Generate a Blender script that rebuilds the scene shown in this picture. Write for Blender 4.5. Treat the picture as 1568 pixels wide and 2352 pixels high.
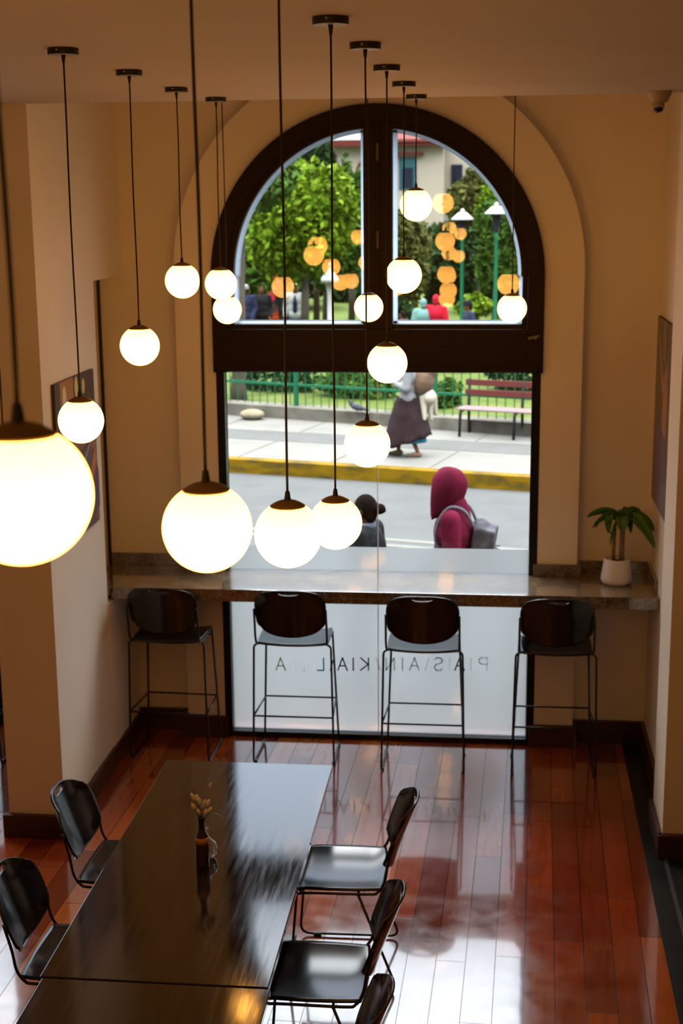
import bpy, bmesh, math, random
import numpy as np
from mathutils import Vector, Matrix, Euler
for o in list(bpy.data.objects): bpy.data.objects.remove(o)
SC = bpy.context.scene; COL = SC.collection
PI = math.pi
# ------------------------------------------------------------------ camera
CAMZ = 3.35
RM = np.array([[0.99434495, -0.01406877, 0.10526243], [0.10582756, 0.21403327, -0.97107687], [-0.0088678, 0.97672505, 0.21431177]])
camd = bpy.data.cameras.new('camera'); cam = bpy.data.objects.new('camera', camd); COL.objects.link(cam)
camd.sensor_fit = 'HORIZONTAL'; camd.sensor_width = 24; camd.lens = 50; camd.clip_start = 0.05; camd.clip_end = 500
cam.matrix_world = Matrix.Translation((0, 0, CAMZ)) @ Matrix([list(r) for r in RM]).to_4x4()
camd.dof.use_dof = True; camd.dof.focus_distance = 4.3; camd.dof.aperture_fstop = 5.6
SC.camera = cam
# ------------------------------------------------------------------ sky and exposure
SC.view_settings.view_transform = 'Standard'; SC.view_settings.look = 'None'
SC.view_settings.exposure = 0.0; SC.view_settings.gamma = 1.0; SC.view_settings.use_curve_mapping = False
SKY = 19.0
W = bpy.data.worlds.new('overcast_sky'); SC.world = W; W.use_nodes = True
wn = W.node_tree.nodes; wl = W.node_tree.links; wn.clear()
wo = wn.new('ShaderNodeOutputWorld'); wb = wn.new('ShaderNodeBackground'); wt = wn.new('ShaderNodeTexCoord')
ws = wn.new('ShaderNodeSeparateXYZ'); wr = wn.new('ShaderNodeValToRGB')
wl.new(wt.outputs['Generated'], ws.inputs[0]); wl.new(ws.outputs['Z'], wr.inputs[0]); wl.new(wr.outputs[0], wb.inputs[0]); wl.new(wb.outputs[0], wo.inputs[0])
e = wr.color_ramp.elements
e[0].position = 0.0; e[0].color = (.040, .043, .047, 1)
e[1].position = 0.80; e[1].color = (1.0, 1.0, 1.0, 1)
for p_, c_ in ((.09, (.073, .079, .087)), (.20, (.112, .127, .150)), (.34, (.110, .130, .160)), (.46, (.125, .145, .175)), (.60, (.60, .63, .66))):
    q_ = e.new(p_); q_.color = (*c_, 1)
wb.inputs[1].default_value = SKY
sund = bpy.data.lights.new('veiled_sun', 'SUN'); sund.energy = 0.8; sund.angle = math.radians(25); sund.color = (1, .95, .87)
sun = bpy.data.objects.new('veiled_sun', sund); COL.objects.link(sun); sun.rotation_euler = (math.radians(-38), math.radians(-20), 0); sun.location = (0, 30, 30)

def at(px, py, Y):
    d = RM @ np.array([(px - 784) / 3266.667, -(py - 1176) / 3266.667, -1.0])
    t = Y / d[1]
    return Vector((float(d[0] * t), float(Y), float(CAMZ + d[2] * t)))
# ------------------------------------------------------------------ material helpers
MT = {}
KX = 1.0   # albedo scale for the outdoor materials
def mat(name, col=(.5, .5, .5), rough=.5, metal=0.0, spec=.5, coat=0.0, coat_rough=.05, sheen=0.0, emit=None, estr=0.0, trans=0.0, ior=1.5):
    if name in MT: return MT[name]
    col = tuple(v * KX for v in col)
    if KX < 1: spec *= .12; rough = max(rough, .6)
    m = bpy.data.materials.new(name); m.use_nodes = True
    b = m.node_tree.nodes['Principled BSDF']
    b.inputs['Base Color'].default_value = (*col, 1); b.inputs['Roughness'].default_value = rough
    b.inputs['Metallic'].default_value = metal; b.inputs['Specular IOR Level'].default_value = spec
    b.inputs['Coat Weight'].default_value = coat; b.inputs['Coat Roughness'].default_value = coat_rough
    b.inputs['Sheen Weight'].default_value = sheen; b.inputs['Transmission Weight'].default_value = trans; b.inputs['IOR'].default_value = ior
    MT[name] = m
    return m
class NT:
    def __init__(s, m):
        s.m = m; s.n = m.node_tree.nodes; s.l = m.node_tree.links; s.b = s.n['Principled BSDF']
    def new(s, t, **k):
        n = s.n.new(t)
        for a, v in k.items(): setattr(n, a, v)
        return n
    def val(s, sock, v):
        if hasattr(v, 'is_output') or isinstance(v, bpy.types.NodeSocket): s.l.new(v, sock)
        elif v is not None: sock.default_value = v
    def math(s, op, a, b=None, c=None):
        n = s.new('ShaderNodeMath', operation=op); s.val(n.inputs[0], a)
        if b is not None: s.val(n.inputs[1], b)
        if c is not None: s.val(n.inputs[2], c)
        return n.outputs[0]
    def coords(s, kind='Object', scale=(1, 1, 1), rot=(0, 0, 0)):
        t = s.new('ShaderNodeTexCoord'); mp = s.new('ShaderNodeMapping')
        mp.inputs['Scale'].default_value = scale; mp.inputs['Rotation'].default_value = rot
        s.l.new(t.outputs[kind], mp.inputs[0]); return mp.outputs[0]
    def noise(s, vec, scale, detail=4, rough=.55):
        n = s.new('ShaderNodeTexNoise'); s.l.new(vec, n.inputs['Vector']); n.inputs['Scale'].default_value = scale
        n.inputs['Detail'].default_value = detail; n.inputs['Roughness'].default_value = rough; return n.outputs['Fac']
    def ramp(s, fac, stops):
        r = s.new('ShaderNodeValToRGB'); s.l.new(fac, r.inputs[0]); el = r.color_ramp.elements
        el[0].position, el[0].color = stops[0][0], (*stops[0][1], 1); el[1].position, el[1].color = stops[-1][0], (*stops[-1][1], 1)
        for p, c in stops[1:-1]: q = el.new(p); q.color = (*c, 1)
        return r.outputs[0]
    def mix(s, fac, a, b, mode='MIX'):
        n = s.new('ShaderNodeMix', data_type='RGBA', blend_type=mode)
        s.val(n.inputs[0], fac); s.val(n.inputs[6], a); s.val(n.inputs[7], b); return n.outputs[2]
    def bump(s, h, strength=.2, dist=.01, target=None):
        n = s.new('ShaderNodeBump'); n.inputs['Strength'].default_value = strength; n.inputs['Distance'].default_value = dist
        s.l.new(h, n.inputs['Height']); s.l.new(n.outputs[0], s.b.inputs['Normal']); return n
def noisy(name, stops, scale=5, rough=.6, bump=0, stretch=(1, 1, 1), detail=4, **k):
    if name in MT: return MT[name]
    m = mat(name, stops[0][1], rough, **k); t = NT(m)
    v = t.coords('Object', stretch); f = t.noise(v, scale, detail)
    t.l.new(t.ramp(f, [(p, tuple(v * KX for v in c)) for p, c in stops]), t.b.inputs['Base Color'])
    if bump: t.bump(f, bump, .01)
    return m
# paints and solids
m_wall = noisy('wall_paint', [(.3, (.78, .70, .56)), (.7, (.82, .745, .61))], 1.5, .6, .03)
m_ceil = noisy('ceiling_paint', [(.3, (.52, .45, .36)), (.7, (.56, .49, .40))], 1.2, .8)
m_base = noisy('baseboard_wood', [(.3, (.035, .012, .007)), (.7, (.06, .02, .011))], 3, .3, .05, (1, 8, 8))
m_wood = noisy('old_dark_window_wood', [(.3, (.010, .004, .002)), (.75, (.020, .008, .0035))], 6, .55, .25, (2, 2, 14), spec=.22)
m_black = mat('black_window_metal', (.006, .006, .007), .4, spec=.3)
m_slate = noisy('dark_slate_floor', [(.3, (.006, .008, .008)), (.7, (.013, .016, .016))], 6, .4, .1, spec=.2)
m_strip = mat('brushed_floor_strip', (.10, .11, .12), .35, metal=.6)
m_rod = mat('black_powder_coated_rod', (.008, .008, .009), .28)
m_shell = mat('black_polypropylene', (.006, .009, .013), .16, spec=.55)
m_cord = mat('black_lamp_cord', (.012, .009, .007), .6)
m_cap = mat('dark_bronze_lamp_cap', (.22, .14, .07), .55, spec=.2)
m_canopy = mat('black_lamp_canopy', (.012, .011, .010), .5)
m_canopy_lit = mat('canopy_lit_grey', (.30, .30, .27), .5)  # lighter canopy underside: globe light from below put into the colour
m_screw = mat('steel_screw', (.55, .5, .42), .3, metal=1)
m_brass = mat('aged_brass', (.18, .14, .09), .5, metal=.7)
m_white_frame = mat('white_outer_frame', (.62, .66, .70), .6)
# floor planks
def floor_material():
    m = mat('red_wood_planks', (.2, .05, .02), .13, spec=.5, coat=.9, coat_rough=.055); t = NT(m); t.b.inputs['Coat IOR'].default_value = 1.68
    v = t.coords('Object', (1, 1, 1), (0, 0, math.radians(1.7)))
    s = t.new('ShaderNodeSeparateXYZ'); t.l.new(v, s.inputs[0]); x, y = s.outputs[0], s.outputs[1]
    u = t.math('DIVIDE', x, .132); row = t.math('FLOOR', u); fu = t.math('FRACT', u)
    wn1 = t.new('ShaderNodeTexWhiteNoise', noise_dimensions='1D'); t.l.new(row, wn1.inputs['W'])
    vv = t.math('ADD', t.math('DIVIDE', y, 1.55), t.math('MULTIPLY', wn1.outputs['Value'], 7.3))
    cell = t.math('FLOOR', vv); fv = t.math('FRACT', vv)
    cmb = t.new('ShaderNodeCombineXYZ'); t.l.new(row, cmb.inputs[0]); t.l.new(cell, cmb.inputs[1])
    wn2 = t.new('ShaderNodeTexWhiteNoise', noise_dimensions='2D'); t.l.new(cmb.outputs[0], wn2.inputs['Vector'])
    base = t.ramp(wn2.outputs['Value'], [(0, (.17, .020, .004)), (.3, (.27, .038, .006)), (.6, (.38, .062, .008)), (.85, (.48, .095, .012)), (1, (.56, .14, .022))])
    vs = t.new('ShaderNodeVectorMath', operation='MULTIPLY'); t.l.new(v, vs.inputs[0]); vs.inputs[1].default_value = (26, 2.2, 1)
    off = t.new('ShaderNodeVectorMath', operation='ADD'); t.l.new(vs.outputs[0], off.inputs[0]); t.l.new(wn2.outputs['Color'], off.inputs[1])
    g = t.noise(off.outputs[0], 1.3, 3, .5)
    grain = t.ramp(g, [(.30, (.74, .70, .66)), (.5, (.90, .89, .88)), (.7, (1.0, 1.0, 1.0))])
    col = t.mix(1.0, base, grain, 'MULTIPLY')
    n2 = t.noise(v, 1.3, 3); wear = t.ramp(n2, [(.35, (.72, .72, .72)), (.7, (1.1, 1.1, 1.1))])
    col = t.mix(1.0, col, wear, 'MULTIPLY')
    e1 = t.math('MINIMUM', fu, t.math('SUBTRACT', 1, fu)); e2 = t.math('MULTIPLY', t.math('MINIMUM', fv, t.math('SUBTRACT', 1, fv)), 11.7)
    seam = t.math('LESS_THAN', t.math('MINIMUM', e1, e2), .016)
    col = t.mix(seam, col, (.012, .006, .004, 1)); t.l.new(col, t.b.inputs['Base Color'])
    rg = t.ramp(t.noise(v, 9, 5), [(.3, (.10, .10, .10)), (.7, (.22, .22, .22))]); t.l.new(rg, t.b.inputs['Roughness'])
    t.l.new(t.math('SUBTRACT', .95, t.math('MULTIPLY', seam, .8)), t.b.inputs['Coat Weight'])
    h = t.math('ADD', t.math('MULTIPLY', seam, -1.0), t.math('ADD', t.math('MULTIPLY', wn2.outputs['Value'], .25), t.math('MULTIPLY', t.noise(v, 3.2, 2), .8)))
    bn = t.bump(h, .18, .004)
    t.l.new(bn.outputs[0], t.b.inputs['Coat Normal'])
    return m
m_floor = floor_material()
def granite_material():
    m = mat('brown_granite', (.2, .15, .1), .16, spec=.6, coat=1.0, coat_rough=.06); t = NT(m)
    m.node_tree.nodes['Principled BSDF'].inputs['Coat IOR'].default_value = 1.85
    v = t.coords(); a = t.noise(v, 75, 6, .75); b = t.noise(v, 11, 3)
    c1 = t.ramp(a, [(.34, (.05, .04, .032)), (.46, (.13, .10, .072)), (.56, (.22, .18, .135)), (.68, (.36, .31, .25))])
    c2 = t.ramp(b, [(.35, (.55, .5, .42)), (.7, (1.1, 1.0, .85))])
    t.l.new(t.mix(1.0, c1, c2, 'MULTIPLY'), t.b.inputs['Base Color']); return m
m_granite = granite_material()
def table_material():
    m = mat('dark_lacquered_tabletop', (.02, .012, .007), .2, spec=.2, coat=.9, coat_rough=.1); t = NT(m); t.b.inputs['Coat IOR'].default_value = 1.5
    v = t.coords('Object', (30, 2.0, 1)); n = t.noise(v, 1.6, 6, .65); v0 = t.coords()
    t.l.new(t.ramp(n, [(.3, (.012, .007, .004)), (.7, (.030, .018, .009))]), t.b.inputs['Base Color'])
    r = t.ramp(n, [(.3, (.05, .05, .05)), (.75, (.15, .15, .15))]); t.l.new(r, t.b.inputs['Coat Roughness']); t.l.new(r, t.b.inputs['Roughness'])
    sc = t.noise(t.coords('Object', (1, 1, 1)), 2.3, 3); bn = t.bump(t.math('ADD', t.math('MULTIPLY', n, .25), sc), .05, .004)
    t.l.new(bn.outputs[0], t.b.inputs['Coat Normal']); return m
m_table = table_material()
def glass_material():
    m = bpy.data.materials.new('clear_window_glass'); m.use_nodes = True; n = m.node_tree.nodes; l = m.node_tree.links; n.clear()
    o = n.new('ShaderNodeOutputMaterial'); mx = n.new('ShaderNodeMixShader'); tr = n.new('ShaderNodeBsdfTransparent'); gl = n.new('ShaderNodeBsdfGlossy')
    gl.inputs['Roughness'].default_value = 0.0; tr.inputs[0].default_value = (.97, .98, .975, 1)
    lw = n.new('ShaderNodeLayerWeight'); lw.inputs['Blend'].default_value = .5
    p = n.new('ShaderNodeMath'); p.operation = 'POWER'; p.inputs[1].default_value = 5
    q = n.new('ShaderNodeMath'); q.operation = 'MULTIPLY_ADD'; q.inputs[1].default_value = .9; q.inputs[2].default_value = .045
    l.new(lw.outputs['Facing'], p.inputs[0]); l.new(p.outputs[0], q.inputs[0]); l.new(q.outputs[0], mx.inputs[0])
    l.new(tr.outputs[0], mx.inputs[1]); l.new(gl.outputs[0], mx.inputs[2]); l.new(mx.outputs[0], o.inputs[0]); return m
m_glass = glass_material()
def film_material():
    m = bpy.data.materials.new('frosted_window_film'); m.use_nodes = True; n = m.node_tree.nodes; l = m.node_tree.links; n.clear()
    o = n.new('ShaderNodeOutputMaterial'); mx = n.new('ShaderNodeMixShader'); mx.inputs[0].default_value = .52
    a = n.new('ShaderNodeBsdfGlass'); a.inputs['Roughness'].default_value = .30; a.inputs['IOR'].default_value = 1.42; a.inputs[0].default_value = (.90, .94, .96, 1)
    b = n.new('ShaderNodeBsdfTranslucent'); b.inputs[0].default_value = (.31, .32, .325, 1)
    l.new(a.outputs[0], mx.inputs[1]); l.new(b.outputs[0], mx.inputs[2]); l.new(mx.outputs[0], o.inputs[0]); return m
m_film = film_material()
def globe_material():
    m = bpy.data.materials.new('lit_opal_glass'); m.use_nodes = True; n = m.node_tree.nodes; l = m.node_tree.links
    b = n['Principled BSDF']; b.inputs['Base Color'].default_value = (.85, .8, .7, 1); b.inputs['Roughness'].default_value = .2
    tc = n.new('ShaderNodeTexCoord'); s = n.new('ShaderNodeSeparateXYZ'); l.new(tc.outputs['Object'], s.inputs[0])
    mr = n.new('ShaderNodeMapRange'); mr.inputs[1].default_value = .005; mr.inputs[2].default_value = .066
    l.new(s.outputs[2], mr.inputs[0]); r = n.new('ShaderNodeValToRGB'); l.new(mr.outputs[0], r.inputs[0])
    r.color_ramp.elements[0].color = (1, .43, .075, 1); r.color_ramp.elements[1].color = (.72, .29, .046, 1)
    l.new(r.outputs[0], b.inputs['Emission Color']); b.inputs['Emission Strength'].default_value = 15; return m
m_globe = globe_material()
m_edge = bpy.data.materials.new('frosted_glass_edge'); m_edge.use_nodes = True
_n = m_edge.node_tree.nodes; _n.clear(); _o = _n.new('ShaderNodeOutputMaterial'); _t = _n.new('ShaderNodeBsdfTranslucent'); _t.inputs[0].default_value = (.62, .68, .75, 1); m_edge.node_tree.links.new(_t.outputs[0], _o.inputs[0])
# exterior
KX = .52
m_asphalt = noisy('pale_asphalt', [(.3, (.082, .086, .087)), (.7, (.098, .103, .104))], 2.2, .9, .1)
m_conc = noisy('pale_concrete', [(.3, (.150, .147, .135)), (.7, (.190, .187, .173))], 1.6, .9, .1)
m_kerbstone = noisy('weathered_stone', [(.3, (.085, .078, .062)), (.5, (.14, .132, .108)), (.75, (.21, .205, .165))], 3, .9, .3)
m_yellow = noisy('worn_yellow_kerb_paint', [(.30, (.045, .038, .028)), (.44, (.12, .075, .004)), (.6, (.20, .115, .002))], 3.0, .8, .1, (1, 1, 3))
m_line = mat('faded_road_paint', (.155, .155, .142), .8)
m_grass = noisy('park_lawn', [(.3, (.045, .075, .010)), (.5, (.075, .11, .018)), (.75, (.13, .135, .045))], 1.5, .9)
m_green = mat('green_painted_iron', (.01, .13, .06), .45)
m_bench_red = mat('red_brown_bench_slats', (.13, .032, .028), .5)
m_bench_blk = mat('black_bench_iron', (.015, .018, .022), .4)
m_cream = noisy('cream_render', [(.3, (.40, .34, .27)), (.7, (.46, .40, .32))], .6, .9)
m_roofred = mat('red_brown_roof_trim', (.13, .028, .022), .7)
m_roofgrey = mat('grey_roof_sheet', (.20, .23, .26), .7)
m_teal = mat('blue_green_window_paint', (.03, .10, .12), .5)
m_darkpane = mat('dark_house_pane', (.012, .018, .035), .2)
m_lampwhite = mat('white_lamp_shade', (.5, .52, .52), .5)
m_bark = noisy('tree_bark', [(.3, (.05, .04, .028)), (.7, (.13, .115, .085))], 4, .9, .4, (1, 1, .4))
def leaf_mat(name, a, b):
    if name in MT: return MT[name]
    m = mat(name, a, .55, spec=.3); t = NT(m); v = t.coords(); f = t.noise(v, 2.2, 3)
    t.l.new(t.ramp(f, [(.3, tuple(v * KX for v in a)), (.7, tuple(v * KX for v in b))]), t.b.inputs['Base Color']); return m
def cloth(name, c, r=.85): return mat('cloth_' + name, c, r, spec=.2)
m_skin = mat('skin', (.17, .08, .045), .7, spec=.05)
m_hair = mat('dark_hair', (.012, .009, .008), .8, spec=.05)
KX = 1.0
# ------------------------------------------------------------------ geometry helpers
class MB:
    def __init__(s): s.v = []; s.f = []
    def add(s, vs, fs):
        o = len(s.v); s.v += [tuple(v) for v in vs]; s.f += [tuple(i + o for i in f) for f in fs]; return s
    def box(s, a, b):
        x0, y0, z0 = a; x1, y1, z1 = b
        return s.add([(x0, y0, z0), (x1, y0, z0), (x1, y1, z0), (x0, y1, z0), (x0, y0, z1), (x1, y0, z1), (x1, y1, z1), (x0, y1, z1)],
                     [(0, 3, 2, 1), (4, 5, 6, 7), (0, 1, 5, 4), (1, 2, 6, 5), (2, 3, 7, 6), (3, 0, 4, 7)])
    def obox(s, c, ex, M=None):
        hx, hy, hz = [q / 2 for q in ex]; M = M or Matrix()
        vs = [M @ Vector((sx * hx, sy * hy, sz * hz)) + Vector(c) for sz in (-1, 1) for sx, sy in ((-1, -1), (1, -1), (1, 1), (-1, 1))]
        return s.add(vs, [(0, 3, 2, 1), (4, 5, 6, 7), (0, 1, 5, 4), (1, 2, 6, 5), (2, 3, 7, 6), (3, 0, 4, 7)])
    def tube(s, path, r, n=8, cap=True):
        P = [Vector(p) for p in path]; rs = r if isinstance(r, (list, tuple)) else [r] * len(P)
        rings = []; up = None
        for i, p in enumerate(P):
            t = (P[min(i + 1, len(P) - 1)] - P[max(i - 1, 0)]).normalized()
            if up is None: up = t.orthogonal().normalized()
            up = (up - t * up.dot(t)); up = up.normalized() if up.length > 1e-6 else t.orthogonal().normalized()
            w = t.cross(up)
            rings.append([p + (up * math.cos(2 * PI * k / n) + w * math.sin(2 * PI * k / n)) * rs[i] for k in range(n)])
        vs = [v for q in rings for v in q]; fs = []
        for i in range(len(P) - 1):
            for k in range(n): a = i * n + k; b = i * n + (k + 1) % n; fs.append((a, b, b + n, a + n))
        if cap: fs.append(tuple(range(n))[::-1]); fs.append(tuple((len(P) - 1) * n + k for k in range(n)))
        return s.add(vs, fs)
    def lathe(s, prof, n=24, c=(0, 0, 0), sc=(1, 1)):
        vs = []; fs = []; c = Vector(c)
        for r, z in prof:
            for k in range(n): a = 2 * PI * k / n; vs.append(c + Vector((r * math.cos(a) * sc[0], r * math.sin(a) * sc[1], z)))
        for i in range(len(prof) - 1):
            for k in range(n): a = i * n + k; b = i * n + (k + 1) % n; fs.append((a, b, b + n, a + n))
        if prof[0][0] > 1e-5: fs.append(tuple(range(n))[::-1])
        if prof[-1][0] > 1e-5: fs.append(tuple((len(prof) - 1) * n + k for k in range(n)))
        return s.add(vs, fs)
    def ell(s, c, r, M=None, n=16):
        vs = []; fs = []; M = M or Matrix(); c = Vector(c)
        for i in range(n // 2 + 1):
            th = PI * i / (n // 2)
            for k in range(n):
                a = 2 * PI * k / n
                vs.append(c + (M @ Vector((r[0] * math.sin(th) * math.cos(a), r[1] * math.sin(th) * math.sin(a), r[2] * math.cos(th)))))
        for i in range(n // 2):
            for k in range(n): a = i * n + k; b = i * n + (k + 1) % n; fs.append((a, a + n, b + n, b))
        return s.add(vs, fs)
    def cap(s, a, b, ra, rb, n=14):
        a = Vector(a); b = Vector(b); t = (b - a).normalized(); P = []; R = []
        for i in range(5): q = PI / 2 * (1 - i / 4); P.append(a - t * ra * math.sin(q)); R.append(max(ra * math.cos(q), .0008))
        for i in range(5): q = PI / 2 * i / 4; P.append(b + t * rb * math.sin(q)); R.append(max(rb * math.cos(q), .0008))
        return s.tube(P, R, n)
    def prism(s, pts, y0, y1):   # outline in X,Z extruded along Y
        n = len(pts)
        vs = [(x, y0, z) for x, z in pts] + [(x, y1, z) for x, z in pts]
        fs = [tuple(range(n)), tuple(range(2 * n - 1, n - 1, -1))] + [(i, i + n, (i + 1) % n + n, (i + 1) % n) for i in range(n)]
        return s.add(vs, fs)
    def build(s, name, m, parent=None, smooth=False, bevel=0, sub=0, solid=0, auto=None):
        me = bpy.data.meshes.new(name); me.from_pydata(s.v, [], s.f)
        bm = bmesh.new(); bm.from_mesh(me); bmesh.ops.remove_doubles(bm, verts=bm.verts, dist=1e-6); bmesh.ops.recalc_face_normals(bm, faces=bm.faces); bm.to_mesh(me); bm.free()
        o = bpy.data.objects.new(name, me); COL.objects.link(o); me.materials.append(m)
        if parent is not None: o.parent = parent
        if smooth:
            for p in me.polygons: p.use_smooth = True
            if auto: me.set_sharp_from_angle(angle=math.radians(auto))
        if solid: q = o.modifiers.new('Solidify', 'SOLIDIFY'); q.thickness = solid; q.offset = 0
        if bevel: q = o.modifiers.new('Bevel', 'BEVEL'); q.width = bevel; q.segments = 2; q.limit_method = 'ANGLE'
        if sub: q = o.modifiers.new('Sub', 'SUBSURF'); q.levels = sub; q.render_levels = sub
        return o
def tag(o, label=None, cat=None, group=None, kind=None):
    if label: o['label'] = label
    if cat: o['category'] = cat
    if group: o['group'] = group
    if kind: o['kind'] = kind
    return o
def thing(name, label, cat, loc=(0, 0, 0), rz=0, group=None, kind=None):
    o = bpy.data.objects.new(name, None); COL.objects.link(o); o.location = loc; o.rotation_euler = (0, 0, rz); o.empty_display_size = .1
    return tag(o, label, cat, group, kind)
def kids(o): return [c for c in bpy.data.objects if c.parent == o]
def dup(root, loc, rz=None, label=None):
    def cp(o, par):
        c = o.copy(); COL.objects.link(c); c.parent = par
        for k in kids(o): cp(k, c)
        return c
    r = cp(root, None); r.location = loc
    if rz is not None: r.rotation_euler = (0, 0, rz)
    if label: r['label'] = label
    return r
def catmull(pts, n=6):
    P = [Vector(p) for p in pts]; out = []
    for i in range(len(P) - 1):
        a = P[i - 1] if i else P[0] * 2 - P[1]; b, c = P[i], P[i + 1]; d = P[i + 2] if i + 2 < len(P) else P[-1] * 2 - P[-2]
        for k in range(n):
            t = k / n; out.append(.5 * ((2 * b) + (c - a) * t + (2 * a - 5 * b + 4 * c - d) * t * t + (3 * b - a - 3 * c + d) * t ** 3))
    out.append(P[-1]); return out
def rounded(pts, rad, n=4):  # polyline with rounded corners
    P = [Vector(p) for p in pts]; out = [P[0]]
    for i in range(1, len(P) - 1):
        a, b, c = P[i - 1], P[i], P[i + 1]; r = rad[i] if isinstance(rad, dict) and i in rad else (rad if not isinstance(rad, dict) else .03)
        r = min(r, (a - b).length * .49, (c - b).length * .49); u = b + (a - b).normalized() * r; w = b + (c - b).normalized() * r
        for k in range(n + 1): t = k / n; out.append(u * (1 - t) ** 2 + b * 2 * t * (1 - t) + w * t * t)
    out.append(P[-1]); return out
def struct(name, m, *boxes, bevel=0):
    b = MB()
    for a, c in boxes: b.box(a, c)
    return tag(b.build(name, m, bevel=bevel), kind='structure')
# ------------------------------------------------------------------ room shell
CEIL = 3.817; CEDGE = 6.93; WX0, WX1 = -5.6, 3.2; YB = -2.5
REAR = 8.59; BAND = 8.475
struct('floor', m_floor, ((WX0, YB, -.1), (.83, REAR + .12, 0)))
fb = MB()
fb.add([(.83, REAR + .12, -.1), (WX1, REAR + .12, -.1), (WX1, YB, -.1), (.70, YB, -.1), (.83, REAR + .12, .0015), (WX1, REAR + .12, .0015), (WX1, YB, .0015), (.735, YB, .0015)],
       [(0, 1, 2, 3), (4, 7, 6, 5), (0, 4, 5, 1), (1, 5, 6, 2), (2, 6, 7, 3), (3, 7, 4, 0)])
tag(fb.build('floor_slate', m_slate), kind='structure')
struct('trim_1', m_strip, ((.905, -1.5, .0015), (.925, 6.95, .007)))
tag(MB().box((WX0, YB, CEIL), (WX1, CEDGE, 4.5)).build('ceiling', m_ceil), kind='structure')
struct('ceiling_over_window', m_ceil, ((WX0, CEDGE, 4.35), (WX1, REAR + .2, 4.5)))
struct('wall_camera_side', m_wall, ((WX0, YB - .15, 0), (WX1, YB, 4.5)))
struct('wall_far_left', m_wall, ((WX0 - .15, YB - .15, 0), (WX0, REAR + .2, 4.5)))
struct('wall_far_right', m_wall, ((WX1, YB - .15, 0), (WX1 + .15, REAR + .2, 4.5)))
# rear wall around the two window bays, built of boxes and an arched piece
CX, CZ, RO, RI = -.70, 2.905, .985, .86
def arch_ring(r, n=40, a0=0, a1=PI, cz=CZ, cx=CX): return [(cx + r * math.cos(a0 + (a1 - a0) * i / n), cz + r * math.sin(a0 + (a1 - a0) * i / n)) for i in range(n + 1)]
b = MB(); b.box((-2.45, REAR, 0), (-1.86, REAR + .22, 4.4)); b.box((.46, REAR, 0), (1.3, REAR + .22, 4.4))
for i in range(48):
    xa, xb = -1.86 + 2.32 * i / 48, -1.86 + 2.32 * (i + 1) / 48; zf = lambda x: 2.945 + math.sqrt(max(0, 1.165 ** 2 - (x - CX) ** 2))
    b.prism([(xa, zf(xa)), (xb, zf(xb)), (xb, 4.4), (xa, 4.4)], REAR, REAR + .22)
tag(b.build('wall_rear', m_wall), kind='structure')
# protruding arched band around the window
b = MB(); RB = 1.216; ZB = 2.945
b.box((CX - RB, BAND, 0), (-1.676, REAR + .2, CZ)); b.box((.276, BAND, 0), (CX + RB, REAR + .2, CZ))
oa = arch_ring(RB, 48, PI, 0, ZB); ia = arch_ring(.978, 48, PI, 0)
b.prism([(-1.678, CZ), (CX - RB, CZ), (CX - RB, ZB)], BAND, REAR + .2); b.prism([(.278, CZ), (CX + RB, CZ), (CX + RB, ZB)], BAND, REAR + .2)
for i in range(48): b.prism([ia[i], ia[i + 1], oa[i + 1], oa[i]], BAND, REAR + .2)
tag(b.build('trim_2', m_wall), kind='structure')
# left partition (pier with niche) and its bay
struct('wall_left', m_wall, ((-2.57, CEDGE, 0), (-2.265, 7.955, 4.35)), ((-2.57, 7.955, 0), (-2.265, REAR + .15, 1.02)), ((-2.57, 7.955, 2.914), (-2.265, REAR + .15, 4.35)))
m_niche = mat('olive_niche_panel', (.70, .58, .34), .3)
struct('wall_niche', m_niche, ((-2.57, 7.955, 1.02), (-2.42, REAR + .15, 2.914)))
struct('trim_3', m_cord, ((-2.42, 8.565, 1.10), (-2.405, REAR, 2.914)))
struct('wall_right', m_wall, ((.965, 7.41, 0), (1.25, REAR + .15, 4.35)), ((.90, 6.98, 0), (WX1, 7.41, 4.35)))
# left bay
struct('wall_rear_left', m_wall, ((WX0, REAR, 0), (-5.0, REAR + .22, 4.4)), ((-5.0, REAR, 3.6), (-3.15, REAR + .22, 4.4)), ((-3.15, REAR, 0), (-2.45, REAR + .22, 4.4)))
# baseboards
struct('baseboard_rear', m_base, ((.512, 8.56, 0), (.965, REAR, .14)), ((.245, 8.445, 0), (.54, 8.475, .14)), ((.516, 8.445, 0), (.54, 8.56, .14)),
       ((-2.265, 8.56, 0), (-1.93, REAR, .14)), ((-1.945, 8.445, 0), (-1.655, 8.475, .14)), ((-1.945, 8.445, 0), (-1.916, 8.56, .14)), bevel=.004)
struct('baseboard_left', m_base, ((-2.265, CEDGE, 0), (-2.24, 8.57, .12)), ((-2.60, 6.90, 0), (-2.24, 6.935, .13)), bevel=.004)
struct('baseboard_right', m_base, ((.94, 7.41, 0), (.965, 8.57, .14)), ((.875, 6.95, 0), (.90, 7.41, .13)), ((.875, 6.945, 0), (WX1, 6.98, .13)), bevel=.004)
struct('baseboard_bay', m_base, ((-3.1, 8.56, 0), (-2.57, REAR, .14)))
struct('trim_4', m_wall, ((-2.264, 7.94, .02), (-2.258, 8.575, 1.02)))
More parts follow.
